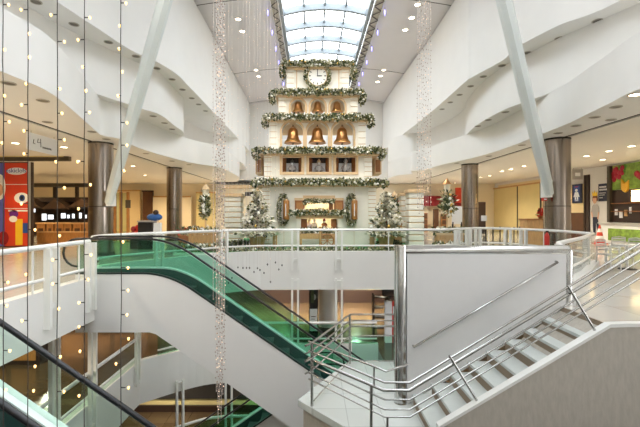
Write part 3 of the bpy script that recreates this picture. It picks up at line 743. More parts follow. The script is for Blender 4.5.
# clock
cy, cz = Y5 - .06, tz(76.6, Y5)
ck = thing('tower_clock', 'round white clock with black hands near the top of the tower', 'clock', (TC, cy, cz))
RX = Matrix.Rotation(math.pi / 2, 3, 'X')
MB().lathe([(.5, -.05), (.5, .04)], n=36, ax=RX).build('face', M['clock'], ck)
MB().tube([(.5 * math.cos(a), -.04, .5 * math.sin(a)) for a in [2 * math.pi * k / 36 for k in range(36)]], .035, 8, closed=True).build('rim', M['trim'], ck)
for k in range(12):
    a = k * math.pi / 6; d = Vector((math.sin(a), 0, math.cos(a)))
    MB().obox(d * .39 + Vector((0, -.055, 0)), (.035 if k % 3 else .05, .012, .09), Matrix.Rotation(a, 3, 'Y')).build('hour_mark', M['dgrey'], ck)
MB().obox((.0, -.07, .17), (.03, .012, .36), Matrix.Rotation(0, 3, 'Y')).build('minute_hand', M['black'], ck)
MB().obox((.1, -.062, .0), (.24, .012, .045), Matrix.Identity(3)).build('hour_hand', M['black'], ck)
MB().lathe([(.03, 0), (.03, .02)], (0, -.06, 0), n=12, ax=RX).build('hub', M['black'], ck)

# bells
def bell(r, label, loc, grp):  # loc: lip of the bell
    t = thing('bell', label, 'bell', loc, 0, grp)
    k = r
    MB().lathe([(k * .98, 0), (k, .03 * k), (k * .93, .16 * k), (k * .74, .42 * k), (k * .62, .8 * k), (k * .58, 1.2 * k), (k * .52, 1.5 * k), (k * .36, 1.7 * k), (k * .12, 1.78 * k), (.001, 1.79 * k)], n=32).build('body', M['gold'], t)
    MB().lathe([(k * .9, .2 * k), (k * .93, .23 * k), (k * .88, .27 * k)], n=32).build('ridge', M['goldb'], t)
    MB().tube([(.13 * k * math.cos(a), 0, 1.84 * k + .13 * k * math.sin(a)) for a in [2 * math.pi * j / 12 for j in range(12)]], .045 * k, 6, closed=True).build('crown_loop', M['gold'], t)
    MB().ball((0, 0, -.04 * k), .13 * k, 8).build('clapper', M['dgrey'], t)
    MB().tube([(0, 0, 1.9 * k), (0, 0, 2.3 * k)], .05 * k, 6).build('hanger', M['dkbrown'], t)
for h, nm in zip(h3, ('left', 'middle', 'right')): bell(.45, f'large gold bell in the {nm} arch of the lower bell tier', (h[0], 20.4, tz(143.5, 20.4)), 'large gold bells')
for h, nm in zip(h4, ('left', 'middle', 'right')): bell(.31, f'small gold bell in the {nm} arch of the upper bell tier', (h[0], 20.5, tz(112.6, 20.5)), 'small gold bells')

# garlands and wreaths of fir, flocked leaves and baubles
BALL = {}
def bauble(parent, c, r, m):
    if m not in BALL:
        BALL[m] = MB().ball((0, 0, 0), 1, 6).build('bauble', M[m], parent); o = BALL[m]
    else:
        o = BALL[m].copy(); COL.objects.link(o); o.parent = parent
    o.location = c; o.scale = (r,) * 3
def fir(mb, c, rad, n, ln=.2, w=.035, dirb=None):
    for _ in range(n):
        d = Vector((R.gauss(0, 1), R.gauss(0, 1), R.gauss(0, 1) + .15)).normalized()
        p = Vector(c) + d * rad * R.uniform(.1, .75)
        dd = (d + Vector((R.uniform(-.6, .6), R.uniform(-.6, .6), R.uniform(-.4, .6)))).normalized()
        mb.leaf(p, dd, ln * R.uniform(.6, 1.15), w * R.uniform(.7, 1.3), R.choice((0, 0, 1, 1, 2)))
LV3 = None
def garland(name, label, cat, path, rad, per_m, balls_m, grp=None, ln=.2):
    L = plen(path); t = thing(name, label, cat, path[0], 0, grp); o = Vector(path[0]); m = MB()
    n = max(6, int(L / .12))
    for k in range(n + 1):
        p, _ = along(path, L * k / n); fir(m, p - o, rad * R.uniform(.8, 1.15), max(4, int(per_m * .12)), ln, .04)
    m.build('foliage', [M['leaf'], M['leaf2'], M['flock']], t)
    MB().tube([tuple(Vector(p) - o) for p in path], rad * .3, 6).build('stem', M['leaf'], t)
    nb = min(95, max(3, int(L * balls_m)))
    for k in range(nb):
        p, _ = along(path, L * (k + R.uniform(.2, .8)) / nb); a = R.uniform(0, 6.28)
        off = Vector((R.uniform(-.03, .03), -abs(math.cos(a)) * rad * .9 - .02, math.sin(a) * rad * .8))
        bauble(t, p - o + off, R.uniform(.035, .075) * min(1, rad / .18), R.choice(('wball', 'wball', 'goldb')))
    return t
def eave_garland(e, yf, drop, label, rad):
    x0, x1, z0, z1_ = e; z = (z0 + z1_) / 2 + .07
    pts = [(x0 - .08, yf + .5, z - drop), (x0 - .1, yf + .05, z - drop * .7), (x0 - .02, yf - .08, z), (x1 + .02, yf - .08, z), (x1 + .1, yf + .05, z - drop * .7), (x1 + .08, yf + .5, z - drop)]
    garland('garland', label, 'garland', pts, rad * .78, 360, 6, ln=.15)
eave_garland(e1, 19.15, .1, 'flocked fir garland on the lowest eave, over the house front', .2)
eave_garland(e2, 19.35, .25, 'flocked fir garland on the eave between large bells and square windows', .2)
eave_garland(e3, 19.55, .3, 'flocked fir garland on the eave between the two bell tiers', .19)
eave_garland(e4, 19.75, .35, 'flocked fir garland on the eave below the clock', .18)
eave_garland(e5, 20.0, .5, 'flocked fir garland on the topmost eave above the clock', .18)
def ring(c, rx, rz, n=20, y=0, a0=0, a1=6.2832): return [(c[0] + rx * math.sin(a0 + (a1 - a0) * k / n), c[1] + y, c[2] + rz * math.cos(a0 + (a1 - a0) * k / n)) for k in range(n + 1)]
garland('wreath', 'round fir wreath framing the tower clock', 'wreath', ring((TC, Y5 - .16, cz), .6, .62), .085, 420, 7, ln=.1)
garland('garland', 'fir garland along the shelf of the ground floor tower window', 'garland', [(tx(291.5), Y1 - .3, tz(213)), (tx(318), Y1 - .34, tz(212)), (tx(347), Y1 - .3, tz(213))], .13, 330, 6, ln=.14)
garland('garland', 'short fir garland hung under the lintel of the ground floor tower window', 'garland', [(tx(305), Y1 - .1, tz(203)), (tx(306.5), Y1 - .12, tz(201)), (tx(320), Y1 - .14, tz(201.5)), (tx(333), Y1 - .12, tz(201.5))], .1, 330, 6, ln=.12)
for nm, px, sd in (('left', 286.5, -1), ('right', 354, -1)):
    x = tx(px); z = tz(210)
    s = thing('copper_lantern', f'tall copper wall lantern {nm} of the tower window', 'lantern', (x, Y1 - .2, z))
    MB().lathe([(.14, -.46), (.15, -.44), (.15, .42), (.14, .46)], n=20).build('shade', M['wood'], s)
    MB().box(-.05, .05, .0, .2, -.05, .05).build('bracket', M['oak'], s)
    MB().lathe([(.06, .46), (.06, .52), (.001, .56)], n=12).build('finial', M['trim'], s)
    MB().box(-.03, .0, -.158, -.14, -.3, .3).build('light_slot', M['paper'], s)
    garland('wreath', f'oval fir wreath hung round the {nm} copper wall lantern', 'wreath', ring((x - .16, Y1 - .16, z), .2, .72, a0=.25, a1=5.9), .085, 400, 7, ln=.11)
# figures in the windows
def figure(label, loc, sc, coat, hat, beard, seated=True, turn=0):
    t = thing('figurine', label, 'figurine', loc, turn)
    MB().lathe([(.0001, 0), (.24, .0), (.27, .1), (.25, .28), (.19, .45), (.1, .54), (.085, .58), (.12, .63), (.135, .71), (.11, .8), (.05, .85), (.0001, .86)], n=18).build('body', M[coat], t)
    MB().lathe([(.137, .72), (.15, .74), (.1, .88), (.03, .97), (.0001, .98)], n=14).build('hat', M[hat], t)
    MB().ball((0, -.1, .62), .09, 8, (1, .6, 1.2)).build('beard', M[beard], t)
    for s in (-1, 1):
        MB().tube([(s * .18, 0, .43), (s * .27, -.08, .28), (s * .13, -.22, .22)], [.07, .06, .045], 8).build('sleeve', M[coat], t)
        MB().tube([(s * .1, -.1, .06), (s * .13, -.3, .06), (s * .14, -.36, .1)], [.08, .07, .06], 8).build('boot', M['dgrey'], t)
        MB().ball((s * .045, -.127, .735), .014, 5).build('eye', M['black'], t)
    t.scale = (sc,) * 3
wz = wins[0][2]
figure('grey seated figure with a white beard in the left tower window', (wins[0][0], Y2 + .28, wz), .68, 'grey', 'dgrey', 'paper')
figure('pale seated figure in a pointed hat in the middle tower window', (wins[1][0], Y2 + .28, wz), .7, 'grey', 'trim', 'paper')
figure('light grey figure leaning aside in the right tower window', (wins[2][0] + .02, Y2 + .28, wz), .74, 'grey', 'grey', 'grey', turn=-.3)
sz = tz(228)
for i, (px, ct, ht, lab) in enumerate([(309, 'paper', 'paper', 'white figure at the left of the ground floor tower window'), (314.5, 'flock', 'paper', 'white figure second from left in the ground floor tower window'), (324.5, 'oak', 'dkred', 'brown figure in a red hat in the ground floor tower window')]):
    figure(lab, (tx(px), Y1 + .3, sz), .48, ct, ht, 'paper')
# flower cart under the window, wooden posts, base hedge
ct = thing('flower_cart', 'wooden flower cart with spoked wheels under the tower window', 'cart', (TC, 18.7, .13))
MB().box(-.85, .85, -.25, .3, .38, .62).build('tray', M['wood2'], ct)
for s in (-1, 1): MB().box(s * .8 - .05, s * .8 + .05, -.22, .25, 0, .4).build('leg', M['wood2'], ct)
def wheel(cx, y, r):
    w = MB().tube([(cx + r * math.cos(a), y, r + r * math.sin(a)) for a in [2 * math.pi * k / 20 for k in range(20)]], .035, 6, closed=True).build('wheel', M['wood'], ct)
    for k in range(4):
        a = k * math.pi / 4; MB().tube([(cx - r * math.cos(a), y, r - r * math.sin(a)), (cx + r * math.cos(a), y, r + r * math.sin(a))], .018, 5).build('spoke', M['wood'], w)
wheel(.42, -.32, .3)
MB().tube([(.1, -.32, .0), (.1, -.32, .95)], .06, 8).build('handle_post', M['wood2'], ct)
garland('flower_arrangement', 'white and green flowers filling the cart under the tower window', 'flowers', [(TC - .75, 18.7, .84), (TC + .75, 18.7, .84)], .16, 240, 12)
for px, lab in ((275, 'left'), (372, 'right')):
    t = thing('wooden_post', f'short wooden post standing {lab} of the tower window', 'post', (tx(px, 18.4), 18.4, .13))
    MB().box(-.1, .1, -.1, .1, 0, .78).build('shaft', M['wood2'], t, bevel=.012); MB().lathe([(.15, .78), (.001, .9)], n=4, smooth=False).build('cap', M['trim'], t)
m = MB()
for k in range(420):
    x = -5.3 + 10.8 * R.random(); fir(m, (x, 16.42 + R.uniform(-.12, .2), .16), .1, 7, .15, .03)
tag(m.build('fir_edging', [M['leaf'], M['leaf2'], M['flock']]), 'low fir edging along the front of the turf platform', 'foliage', kind='stuff')
m = MB()
for k in range(260):
    x = (-4.6 + 1.9 * R.random()) if k % 2 else (3.2 + .95 * R.random()); fir(m, (x, 19.0 + R.uniform(-.2, .3), .22), .13, 7, .18, .035)
tag(m.build('fir_edging', [M['leaf'], M['leaf'], M['leaf2']]), 'dark fir branches on the turf beside the tower front', 'foliage', kind='stuff')

# flocked Christmas trees in tan pots
def tree(label, loc, h, r):
    t = thing('christmas_tree', label, 'tree', loc)
    MB().lathe([(.28, 0), (.36, .42), (.4, .42), (.4, .5), (.3, .5)], n=4, smooth=False).build('pot', M['wood2'], t)
    MB().tube([(0, 0, .45), (0, 0, h)], [.06, .02], 8).build('trunk', M['oak'], t)
    m = MB()
    for k in range(2600):
        q = R.random() ** .75; z = .55 + (h - .55) * (1 - q); rr = r * q * (.8 + .25 * math.sin(z * 11)); a = R.uniform(0, 6.28); f = R.uniform(.5, 1)
        c = Vector((rr * f * math.cos(a), rr * f * math.sin(a), z)); d = Vector((math.cos(a), math.sin(a), R.uniform(-.4, .35)))
        m.leaf(c, d, R.uniform(.14, .28), .05, R.choice((0, 1, 2, 2, 2, 2)))
    m.build('foliage', [M['leaf'], M['leaf2'], M['flock']], t)
    for k in range(46):
        q = (k + .5) / 46; z = .6 + (h - .6) * (1 - q); a = k * 2.4; rr = r * q * .95
        bauble(t, (rr * math.cos(a), rr * math.sin(a), z), R.uniform(.05, .09), 'wball' if k % 6 else 'goldb')
tree('white flocked Christmas tree in a tan pot left of the tower', (tx(257.5, 18.2), 18.2, .13), 2.6, .95)
tree('white flocked Christmas tree in a tan pot right of the tower', (tx(386, 18.2), 18.2, .13), 2.5, .85)

# striped gate pillars and the lintel
def pillar(label, px, Y, top, w):
    t = thing('gate_pier', label, 'pillar', (tx(px, Y), Y, .135)); H = tz(top, Y) - .135; n = 9; h = H / n
    MB().box(-w, w, -w, w, 0, H).build('core', M['trim'], t)
    for k in range(n): MB().box(-w - .05, w + .05, -w - .05, w + .05, k * h + .04, (k + 1) * h - .01).build('course', M['quoin'], t, bevel=.02)
    MB().box(-w - .14, w + .14, -w - .14, w + .14, H, H + .08).build('cap', M['trim'], t); MB().box(-w - .08, w + .08, -w - .08, w + .08, H + .08, H + .16).build('cap', M['trim'], t)
pillar('striped white gate pillar left of the tower', 234, 20.6, 197, .38)
pillar('striped white gate pillar right of the tower, nearer the void', 414.5, 18.6, 193, .3)
pillar('striped white gate pillar right of the tower, just behind the nearer one', 405.5, 21.4, 196, .27)
bm = thing('gate_beam', 'wooden gate beam on the pillar left of the tower', 'beam', (tx(237, 20.5), 20.5, tz(194, 20.5)))
MB().box(tx(222, 20.5) - tx(237, 20.5), 1.35, -.2, .2, .28, .45).build('beam', M['trim'], bm); MB().box(tx(216, 20.5) - tx(237, 20.5), 1.3, -.24, .24, .52, .6).build('top_plate', M['beam'], bm)
lettering('lettering', 'SHI', .28, M['trim'], bm, (.5, -.21, .1), FACE)
for k in range(10): MB().box(-.6 + .2 * k - .06, -.6 + .2 * k + .06, -.16, .16, .45, .52).build('rafter', M['quoin'], bm)
dsn = thing('hanging_sign', 'small dark sign hung beside the tower left of the eave', 'sign', (tx(254, 20.2), 20.2, tz(194, 20.2)))
MB().box(-.45, .3, -.03, .03, -.1, .1).build('board', M['dgrey'], dsn)
# lamp posts with fir bunches, and planters
def lamp(label, px, Y, top, ball_r, gcol='dgrey', cap='dgrey'):
    z0 = .13 if tx(px, Y) < 5.7 else 0; t = thing('lamp_post', label, 'lamp', (tx(px, Y), Y, z0)); H = tz(top, Y) - z0
    MB().lathe([(.09, 0), (.09, .3), (.04, .4), (.035, H - .7), (.07, H - .68), (.07, H - .62)], n=14).build('post', M['trim'], t)
    MB().lathe([(.1, H - .62), (.17, H - .25)], n=6, smooth=False).build('lantern_glass', M['cream'], t)
    MB().lathe([(.22, H - .25), (.14, H - .14), (.04, H - .02), (.001, H + .05)], n=6, smooth=False).build('lantern_cap', M[cap], t)
    return t, H
for lab, px, Y, top, r, cap in (('left', 205.5, 18.0, 184, .26, 'trim'), ('right', 447, 18.9, 179, .5, 'gold')):
    t, H = lamp(f'lamp post with a flower bunch in the planter {lab} of the tower', px, Y, top, r, cap=cap)
    X = tx(px, Y)
    zc = tz(207, Y) if lab == 'left' else tz(204, Y)
    garland('flower_bunch', f'fir and white flower bunch tied on the {lab} lamp post', 'foliage', [(X, Y - .1, zc - (.36 if lab == 'left' else .3)), (X, Y - .1, zc + (.36 if lab == 'left' else .3))], r, 420, 26)
    p = thing('planter', f'tan box planter at the foot of the {lab} lamp post', 'planter', (X, Y, .13 if lab == 'left' else 0))
    MB().box(-.62, .62, -.5, -.06, 0, .75).build('box', M['wood2'], p, bevel=.02); MB().box(-.66, .66, -.54, -.06, .68, .78).build('rim', M['trim'], p)
    garland('flower_arrangement', f'white flowers spilling over the planter at the {lab} lamp post', 'flowers', [(X - .6, Y - .3, .85), (X + .6, Y - .3, .85)], .18, 260, 14)
    garland('flower_arrangement', f'low white flowers on the floor before the planter at the {lab} lamp post', 'flowers', [(X - .9, Y - .85, .2), (X + .9, Y - .85, .2)], .2, 240, 10)
t, H = lamp('slim lamp post with a narrow fir bunch right of the tower', 394.5, 20.6, 192, .2, cap='trim')
garland('flower_bunch', 'narrow fir bunch tied on the slim lamp post right of the tower', 'foliage', [(tx(394.5, 20.6), 20.5, tz(214, 20.6)), (tx(394.5, 20.6), 20.5, tz(200, 20.6))], .2, 300, 14)
bx = thing('wooden_crate', 'honey brown wooden crate behind the right Christmas tree', 'crate', (tx(396, 19.6), 19.6, .13)); MB().box(-.24, .24, -.22, .22, 0, tz(219, 19.6) - .13).build('box', M['wood2'], bx); MB().box(-.26, .26, -.24, .24, 1.0, 1.06).build('band', M['oak'], bx)
# ------------------------------------------------------------------ hanging lights
def bulb_string(label, px, bulbs, d, zbot):
    x = IX(px, d); t = thing('light_string', label, 'light string', (x, d, zbot))
    pts = []; z = zbot
    while z < zV - .05: pts.append((R.uniform(-.004, .004), R.uniform(-.004, .004), z - zbot)); z += .35
    pts.append((0, 0, zV - zbot)); MB().tube(pts, 0.0042, 6).build('wire', M['wire'], t)
    for bx, by in bulbs:
        z = IZ(by, d) - zbot; s = 1 if bx > px else -1; L = max(.012, abs(bx - px) / F * d)
        if z < .02: continue
        MB().tube([(0, 0, z + .004), (s * L * .6, 0, z + .004)], .0048, 5).build('stem', M['wire'], t)
        MB().lathe([(.0045, -.012), (.0075, -.007), (.0105, .003), (.009, .011), (.001, .016)], (s * L, 0, z), n=8).build('bulb', M['bulb'], t)
D = 3.55
bulb_string('leftmost string of warm bulbs hanging at the left edge', 3.3, [(8.6, 5), (3.5, 50), (3.6, 96), (9.3, 122), (2, 143), (8, 282.6), (6.8, 306), (9.8, 351), (6, 390)], D, -2.2)
bulb_string('second string of warm bulbs from the left edge', 28, [(21, 10), (28.5, 34), (28.4, 57.5), (26, 84), (21.5, 105), (24, 131), (24, 154), (21.3, 204), (35, 230), (26, 274.6), (22, 321), (35, 366.6), (33.6, 391)], D, -2.2)
bulb_string('third string of warm bulbs from the left edge', 57.5, [(51, 15), (64.4, 42), (60, 89), (62, 113.6), (64.4, 140), (55.8, 162), (64.4, 188), (59.6, 236), (52.7, 260), (52.7, 284), (58.5, 309), (60.4, 357), (64, 392)], D, -2.2)
bulb_string('fourth string of warm bulbs from the left edge', 84.5, [(90, 18), (78, 40), (82.6, 67), (86, 91), (89.5, 112.6), (77.5, 162), (90.5, 185), (78.5, 209), (91, 255), (88, 279.6), (79, 303), (79, 327), (80, 351.5), (79, 396)], D, -2.2)
bulb_string('fifth string of warm bulbs from the left, against the leaning strut', 121, [(126, 3.4), (120.5, 26), (119, 49), (121.5, 72), (118, 96), (127, 123), (127, 145.6), (124, 171), (123, 242), (128, 268), (128, 290.6), (127, 315), (128.6, 339), (116, 364), (128.5, 388)], D, -2.2)
# bead clusters: each strand a wire, its beads and lit beads
def strand(name, label, grp, x, y, z0, z1_, step, r, litshare, cat='light string'):
    t = thing(name, label, cat, (x, y, z0), 0, grp); H = z1_ - z0
    MB().tube([(0, 0, 0), (.004, 0, H * .5), (0, 0, H)], .0045, 4).build('wire', M['fwire'], t)
    a = MB(); b = MB(); z = .02
    while z < H:
        q = R.uniform(0, 6.28); c = (r * .9 * math.cos(q), r * .9 * math.sin(q), z)
        (b if R.random() < litshare else a).lathe([(.001, -r), (r, 0), (.001, r)], c, n=4, smooth=False); z += step * R.uniform(.6, 1.4)
    if a.v: o = a.build('bead', M['crystal'], t); o['kind'] = 'stuff'
    if b.v: o = b.build('lit_bead', M['cbulb'], t); o['kind'] = 'stuff'
    return t
PX = [(213.2, 8.7, 300), (216.2, 8.5, 392), (218, 8.3, 424), (219.6, 8.6, 408), (221.2, 8.45, 418), (222.8, 8.25, 395), (224.6, 8.55, 370)]
for i, (px, d, py) in enumerate(PX): strand('hanging_bead_strand', f'long sparkling bead strand, {ORD[i]} from left in the cluster before the escalator', 'bead cluster left of the tower', IX(px, d), d, IZ(py, d), zV + .1, .085, .017 if i else .01, .2)
PX = [(417.5, 13.6, 208), (419.6, 13.3, 214), (421.8, 13.7, 205), (423.8, 13.2, 212), (426, 13.5, 207), (428, 13.4, 214), (430.6, 13.6, 206)]
for i, (px, d, py) in enumerate(PX): strand('hanging_bead_strand', f'long sparkling bead strand, {ORD[i]} from left in the cluster right of the tower', 'bead cluster right of the tower', IX(px, d), d, IZ(py, d), zV + .2, .15, .02, .3)
ENDS = [(228.5, 283), (232, 278), (238, 267.5), (243, 268), (246.5, 268), (249.5, 268), (254, 272), (257.5, 268.3), (260, 270), (264, 273), (267.5, 264.5), (270.5, 282), (275.5, 262.5), (278.8, 269.5), (282, 265.3)]
NEN = len(ENDS)
for i, (px, py) in enumerate(ENDS):
    d = 13.4 + (i * 7 % 5) * .22
    t = thing('drop_string', f'thin string with a dark end drop, {ORD[min(i, 13)]} from left of the row before the tower', 'light string', (IX(px, d), d, IZ(py, d)), 0, 'thin strings before the tower')
    if i > 13: t['label'] = 'thin string with a dark end drop, rightmost of the row before the tower'
    H = zV + .1 - IZ(py, d); MB().tube([(0, 0, 0), (0, 0, H)], .0035, 4).build('wire', M['fwire'], t)
    MB().lathe([(.001, -.04), (.03, 0), (.001, .05)], n=8).build('drop', M['dgrey'], t)
    m = MB(); z = .8
    while z < H: m.lathe([(.001, -.014), (.014, 0), (.001, .014)], (0, -.012, z), n=4, smooth=False); z += R.uniform(.35, .8)
    o = m.build('lit_bead', M['cbulb'], t); o['kind'] = 'stuff'

# ------------------------------------------------------------------ left gallery: sign, poster shop, food court
s = thing('hanging_sign', 'white hanging sign with a handwritten style L4 mark under the left ceiling', 'sign', (-9.62, 13.5, EYE + 2.48))
MB().box(-.02, .02, 0, 1.62, -.31, .29).build('board', M['paper'], s)
for y in (.2, 1.42): MB().tube([(0, y, .29), (0, y, zA - EYE - 2.48)], .008, 5).build('rod', M['steel'], s)
def strokes(nm, L, m, parent, x, r=.014):
    mb = MB()
    for st_ in L: mb.tube([(x, a, b) for a, b in st_], r, 5)
    return mb.build(nm, m, parent)
strokes('lettering', [[(.30, .08), (.27, -.06), (.36, -.07)], [(.52, .14), (.48, .0), (.62, .02)], [(.64, .16), (.66, -.14)]], M['black'], s, .026, .011)
strokes('small_lettering', [[(.74 + .1 * k, -.1), (.77 + .1 * k, -.16), (.79 + .1 * k, -.1), (.82 + .1 * k, -.16)] for k in range(5)], M['black'], s, .026, .009)
YP = 20.0
bm = thing('shop_beam', 'long dark beam over the poster shop at the left edge', 'beam', (IX(0, YP), YP, IZ(161, YP)))
MB().box(-1.2, IX(70, YP) - IX(0, YP), -.12, .12, 0, .22).build('beam', M['beam'], bm); MB().box(-1.2, IX(65, YP) - IX(0, YP), -.16, -.1, .18, .24).build('edge_strip', M['tan'], bm)
ps = thing('shop_poster', 'tall red and blue shop window poster with a big eye at the left edge', 'poster', (IX(10, YP), YP, 0))
OX = IX(10, YP)
def px_(p): return IX(p, YP) - OX
def pz_(p): return IZ(p, YP)
MB().box(px_(-22), px_(31), .02, .2, 0, pz_(162)).build('backing_wall', M['dkbrown'], ps)
MB().box(px_(5), px_(29), -.02, .02, .05, pz_(163)).build('red_sheet', M['orange'], ps)
MB().box(px_(-22), px_(3.2), -.02, .02, .05, pz_(163)).build('blue_sheet', M['blueP'], ps)
MB().box(px_(3.2), px_(5), -.025, .02, .05, pz_(163)).build('purple_strip', M['purple'], ps)
for py in (184.5, 208.5): MB().box(px_(5), px_(29), -.03, -.015, pz_(py) - .015, pz_(py) + .015).build('sheet_joint', M['paper'], ps)
MB().box(px_(29), px_(30.5), -.06, .1, 0, pz_(162)).build('frame_post', M['alu'], ps)
lg = MB().lathe([(.5, 0), (.48, .02)], (px_(17), -.035, pz_(171.3)), n=24, ax=Matrix.Rotation(math.pi / 2, 3, 'X') @ Matrix.Diagonal((1, .36, 1))).build('logo_plate', M['paper'], ps)
lettering('lettering', 'eskiclofs', .3, M['sscreen'], ps, (px_(17), -.066, pz_(172.6)), FACE)
def disc(nm, px, py, rx, rz, m, y, parent=ps):
    return MB().prism([(px_(px) + rx * math.cos(a), y, pz_(py) + rz * math.sin(a)) for a in [2 * math.pi * k / 24 for k in range(24)]], (0, .012, 0)).build(nm, m, parent)
disc('eye_white', 22, 198, .36, .27, M['paper'], -.04); disc('eye_iris', 22.7, 198, .14, .16, M['sscreen'], -.052); disc('eye_pupil', 22.7, 198, .08, .1, M['black'], -.064)
disc('face_disc', 0, 187, .3, .65, M['paper'], -.04); disc('face_disc', 0, 190, .2, .3, M['skin'], -.052)
MB().box(px_(16), px_(23), -.04, -.02, pz_(245), pz_(219)).build('yellow_stripe', M['yellow'], ps)
disc('purple_shape', 14.5, 214, .22, .2, M['purple'], -.05); disc('white_shape', 14, 219, .2, .16, M['paper'], -.06); disc('dark_shape', 4, 238, .26, .34, M['dkred'], -.05)
MB().box(px_(9), px_(28), -.05, -.03, pz_(211.5), pz_(210)).build('mouth_band', M['paper'], ps)
MB().box(px_(23.5), px_(28), -.05, -.03, pz_(233), pz_(223)).build('teal_patch', M['sscreen'], ps)

YF = 30.0
fc = thing('food_court_canopy', 'dark brown slatted canopy of the food court at the back left', 'canopy', (IX(60, YF), YF, 0))
fx = lambda p: IX(p, YF) - IX(60, YF)
MB().box(fx(28), fx(101), -.4, .6, IZ(202, YF), IZ(197.5, YF)).build('fascia', M['dkbrown'], fc)
for a, b, c, e in ((30, 52, 199, 208), (52, 78, 199, 209), (78, 101, 199, 207)):
    m = (a + b) / 2; MB().prism([(fx(a), -1.2, IZ(e, YF)), (fx(m), -1.2, IZ(c, YF)), (fx(b), -1.2, IZ(e, YF))], (0, 2.4, 0)).build('awning', M['canvas'], fc)
for p in (31, 55, 77): MB().box(fx(p) - .1, fx(p) + .1, -.1, .1, 0, IZ(184, YF)).build('post', M['dkbrown'], fc)
MB().box(fx(29), fx(101), .5, .7, 0, IZ(197, YF)).build('back_panel', M['dkbrown'], fc)
MB().box(fx(28), fx(101), -.3, .3, IZ(187, YF), IZ(183.5, YF)).build('upper_beam', M['beam'], fc)
for i, (a, b, c, e) in enumerate([(35, 38, 213, 208), (43, 49, 221, 213), (49, 56, 220, 214), (62, 68, 219, 212.5), (68, 72, 219, 214), (73, 77, 219, 213), (80, 84, 219, 212), (86, 89, 219, 214)]):
    t = thing('menu_screen', f'lit white menu screen above the food court counters, {ORD[i]} from left', 'screen', (IX(a, YF) + .1, YF - .2, IZ(c, YF)), 0, 'food court menu screens'); w = IX(b, YF) - IX(a, YF)
    MB().box(-.1, w - .1, 0, .08, 0, IZ(e, YF) - IZ(c, YF)).build('frame', M['blackm'], t); MB().box(-.04, w - .16, -.015, 0, .06, IZ(e, YF) - IZ(c, YF) - .06).build('display', M['screen'], t)
for i, (a, b) in enumerate([(40, 48), (50, 56), (58, 66), (67, 74), (76, 84), (85, 90)]):
    d = 25.5; t = thing('wooden_counter', f'honey wood food court counter, {ORD[i]} from left', 'counter', (IX((a + b) / 2, d), d, 0), 0, 'food court counters'); w = (IX(b, d) - IX(a, d)) / 2
    MB().box(-w, w, -.3, .3, 0, IZ(224, d)).build('body', M['wood'], t); MB().box(-w - .05, w + .05, -.36, .36, IZ(224, d), IZ(222.5, d)).build('top', M['wood2'], t)
    MB().box(-w + .1, w - .1, -.32, -.29, .2, .75).build('front_panel', M['brown'], t)
lb = thing('low_barrier', 'long low wooden barrier in front of the food court', 'barrier', (IX(68, 22), 22, 0)); MB().box(IX(38, 22) - IX(68, 22), IX(92, 22) - IX(68, 22), -.06, .06, 0, .62).build('board', M['wood'], lb); MB().box(IX(38, 22) - IX(68, 22), IX(92, 22) - IX(68, 22), -.1, .1, .62, .7).build('cap', M['wood2'], lb)
# back wall of the left gallery with curtain panels
YB = 37.6
for i, (a, b, t_, m) in enumerate([(117, 140, 190, 'tan2'), (153, 167, 196, 'cream'), (182, 191, 196, 'cream'), (196, 215, 192, 'tan')]):
    t = thing('wall_panel', f'pale yellow lit wall panel at the back of the left gallery, {ORD[i]} from left', 'panel', (IX((a + b) / 2, YB), YB, 0)); w = (IX(b, YB) - IX(a, YB)) / 2
    MB().box(-w, w, 0, .3, 0, IZ(t_, YB)).build('sheet', M[m], t); MB().box(-w, w, -.05, .0, IZ(t_, YB) - .12, IZ(t_, YB)).build('head_trim', M['wood2'], t)
dr = thing('shop_door', 'tall dark brown door between lit panels at the back left', 'door', (IX(148, YB), YB, 0)); MB().box(-.45, .45, -.1, .2, 0, IZ(192, YB)).build('leaf', M['brown'], dr); MB().box(-.5, .5, -.14, .1, IZ(192, YB), IZ(190.5, YB)).build('head', M['dkbrown'], dr)
gs = thing('glass_partition', 'yellow framed glass partition beside the left near column', 'partition', (IX(121, 24), 24, 0))
for p in (115, 121, 128): MB().box(IX(p, 24) - IX(121, 24) - .07, IX(p, 24) - IX(121, 24) + .07, -.06, .06, 0, IZ(192, 24)).build('mullion', M['wood'], gs)
MB().box(IX(115, 24) - IX(121, 24), IX(128, 24) - IX(121, 24), -.01, .01, .1, IZ(193, 24)).build('pane', M['ggl'], gs); MB().box(IX(126, 24) - IX(121, 24), IX(131, 24) - IX(121, 24), -.08, -.04, IZ(208, 24), IZ(200, 24)).build('notice', M['beam'], gs)
# toy stall by the second column
d = 19.0
ks = thing('display_stand', 'black display stand with goods by the second left column', 'stand', (IX(147.5, d), d, 0)); MB().box(-.34, .34, -.3, .3, 0, IZ(222, d)).build('cabinet', M['blackm'], ks, bevel=.03); MB().box(-.36, .36, -.32, .32, IZ(222, d), IZ(220.5, d)).build('top', M['grey'], ks)
bg = thing('blue_bag', 'blue bundle resting on the black display stand', 'bag', (IX(155, d), d - .05, IZ(220.5, d)))
m = MB().ball((0, 0, .16), .3, 10, (1.25, .8, .6)); m.build('bundle', M['bluec'], bg); MB().ball((.1, -.1, .38), .13, 8).build('dark_top', M['dkbrown'], bg)
wb = thing('white_bag', 'white paper bag standing right of the black display stand', 'bag', (IX(157.5, d - .4), d - .4, 0)); MB().prism([(-.18, -.12, 0), (.18, -.12, 0), (.15, -.08, 1.25), (-.15, -.08, 1.25)], (0, .22, 0)).build('sack', M['paper'], wb); MB().tube([(-.08, 0, 1.25), (0, 0, 1.4), (.08, 0, 1.25)], .012, 5).build('handle', M['grey'], wb)
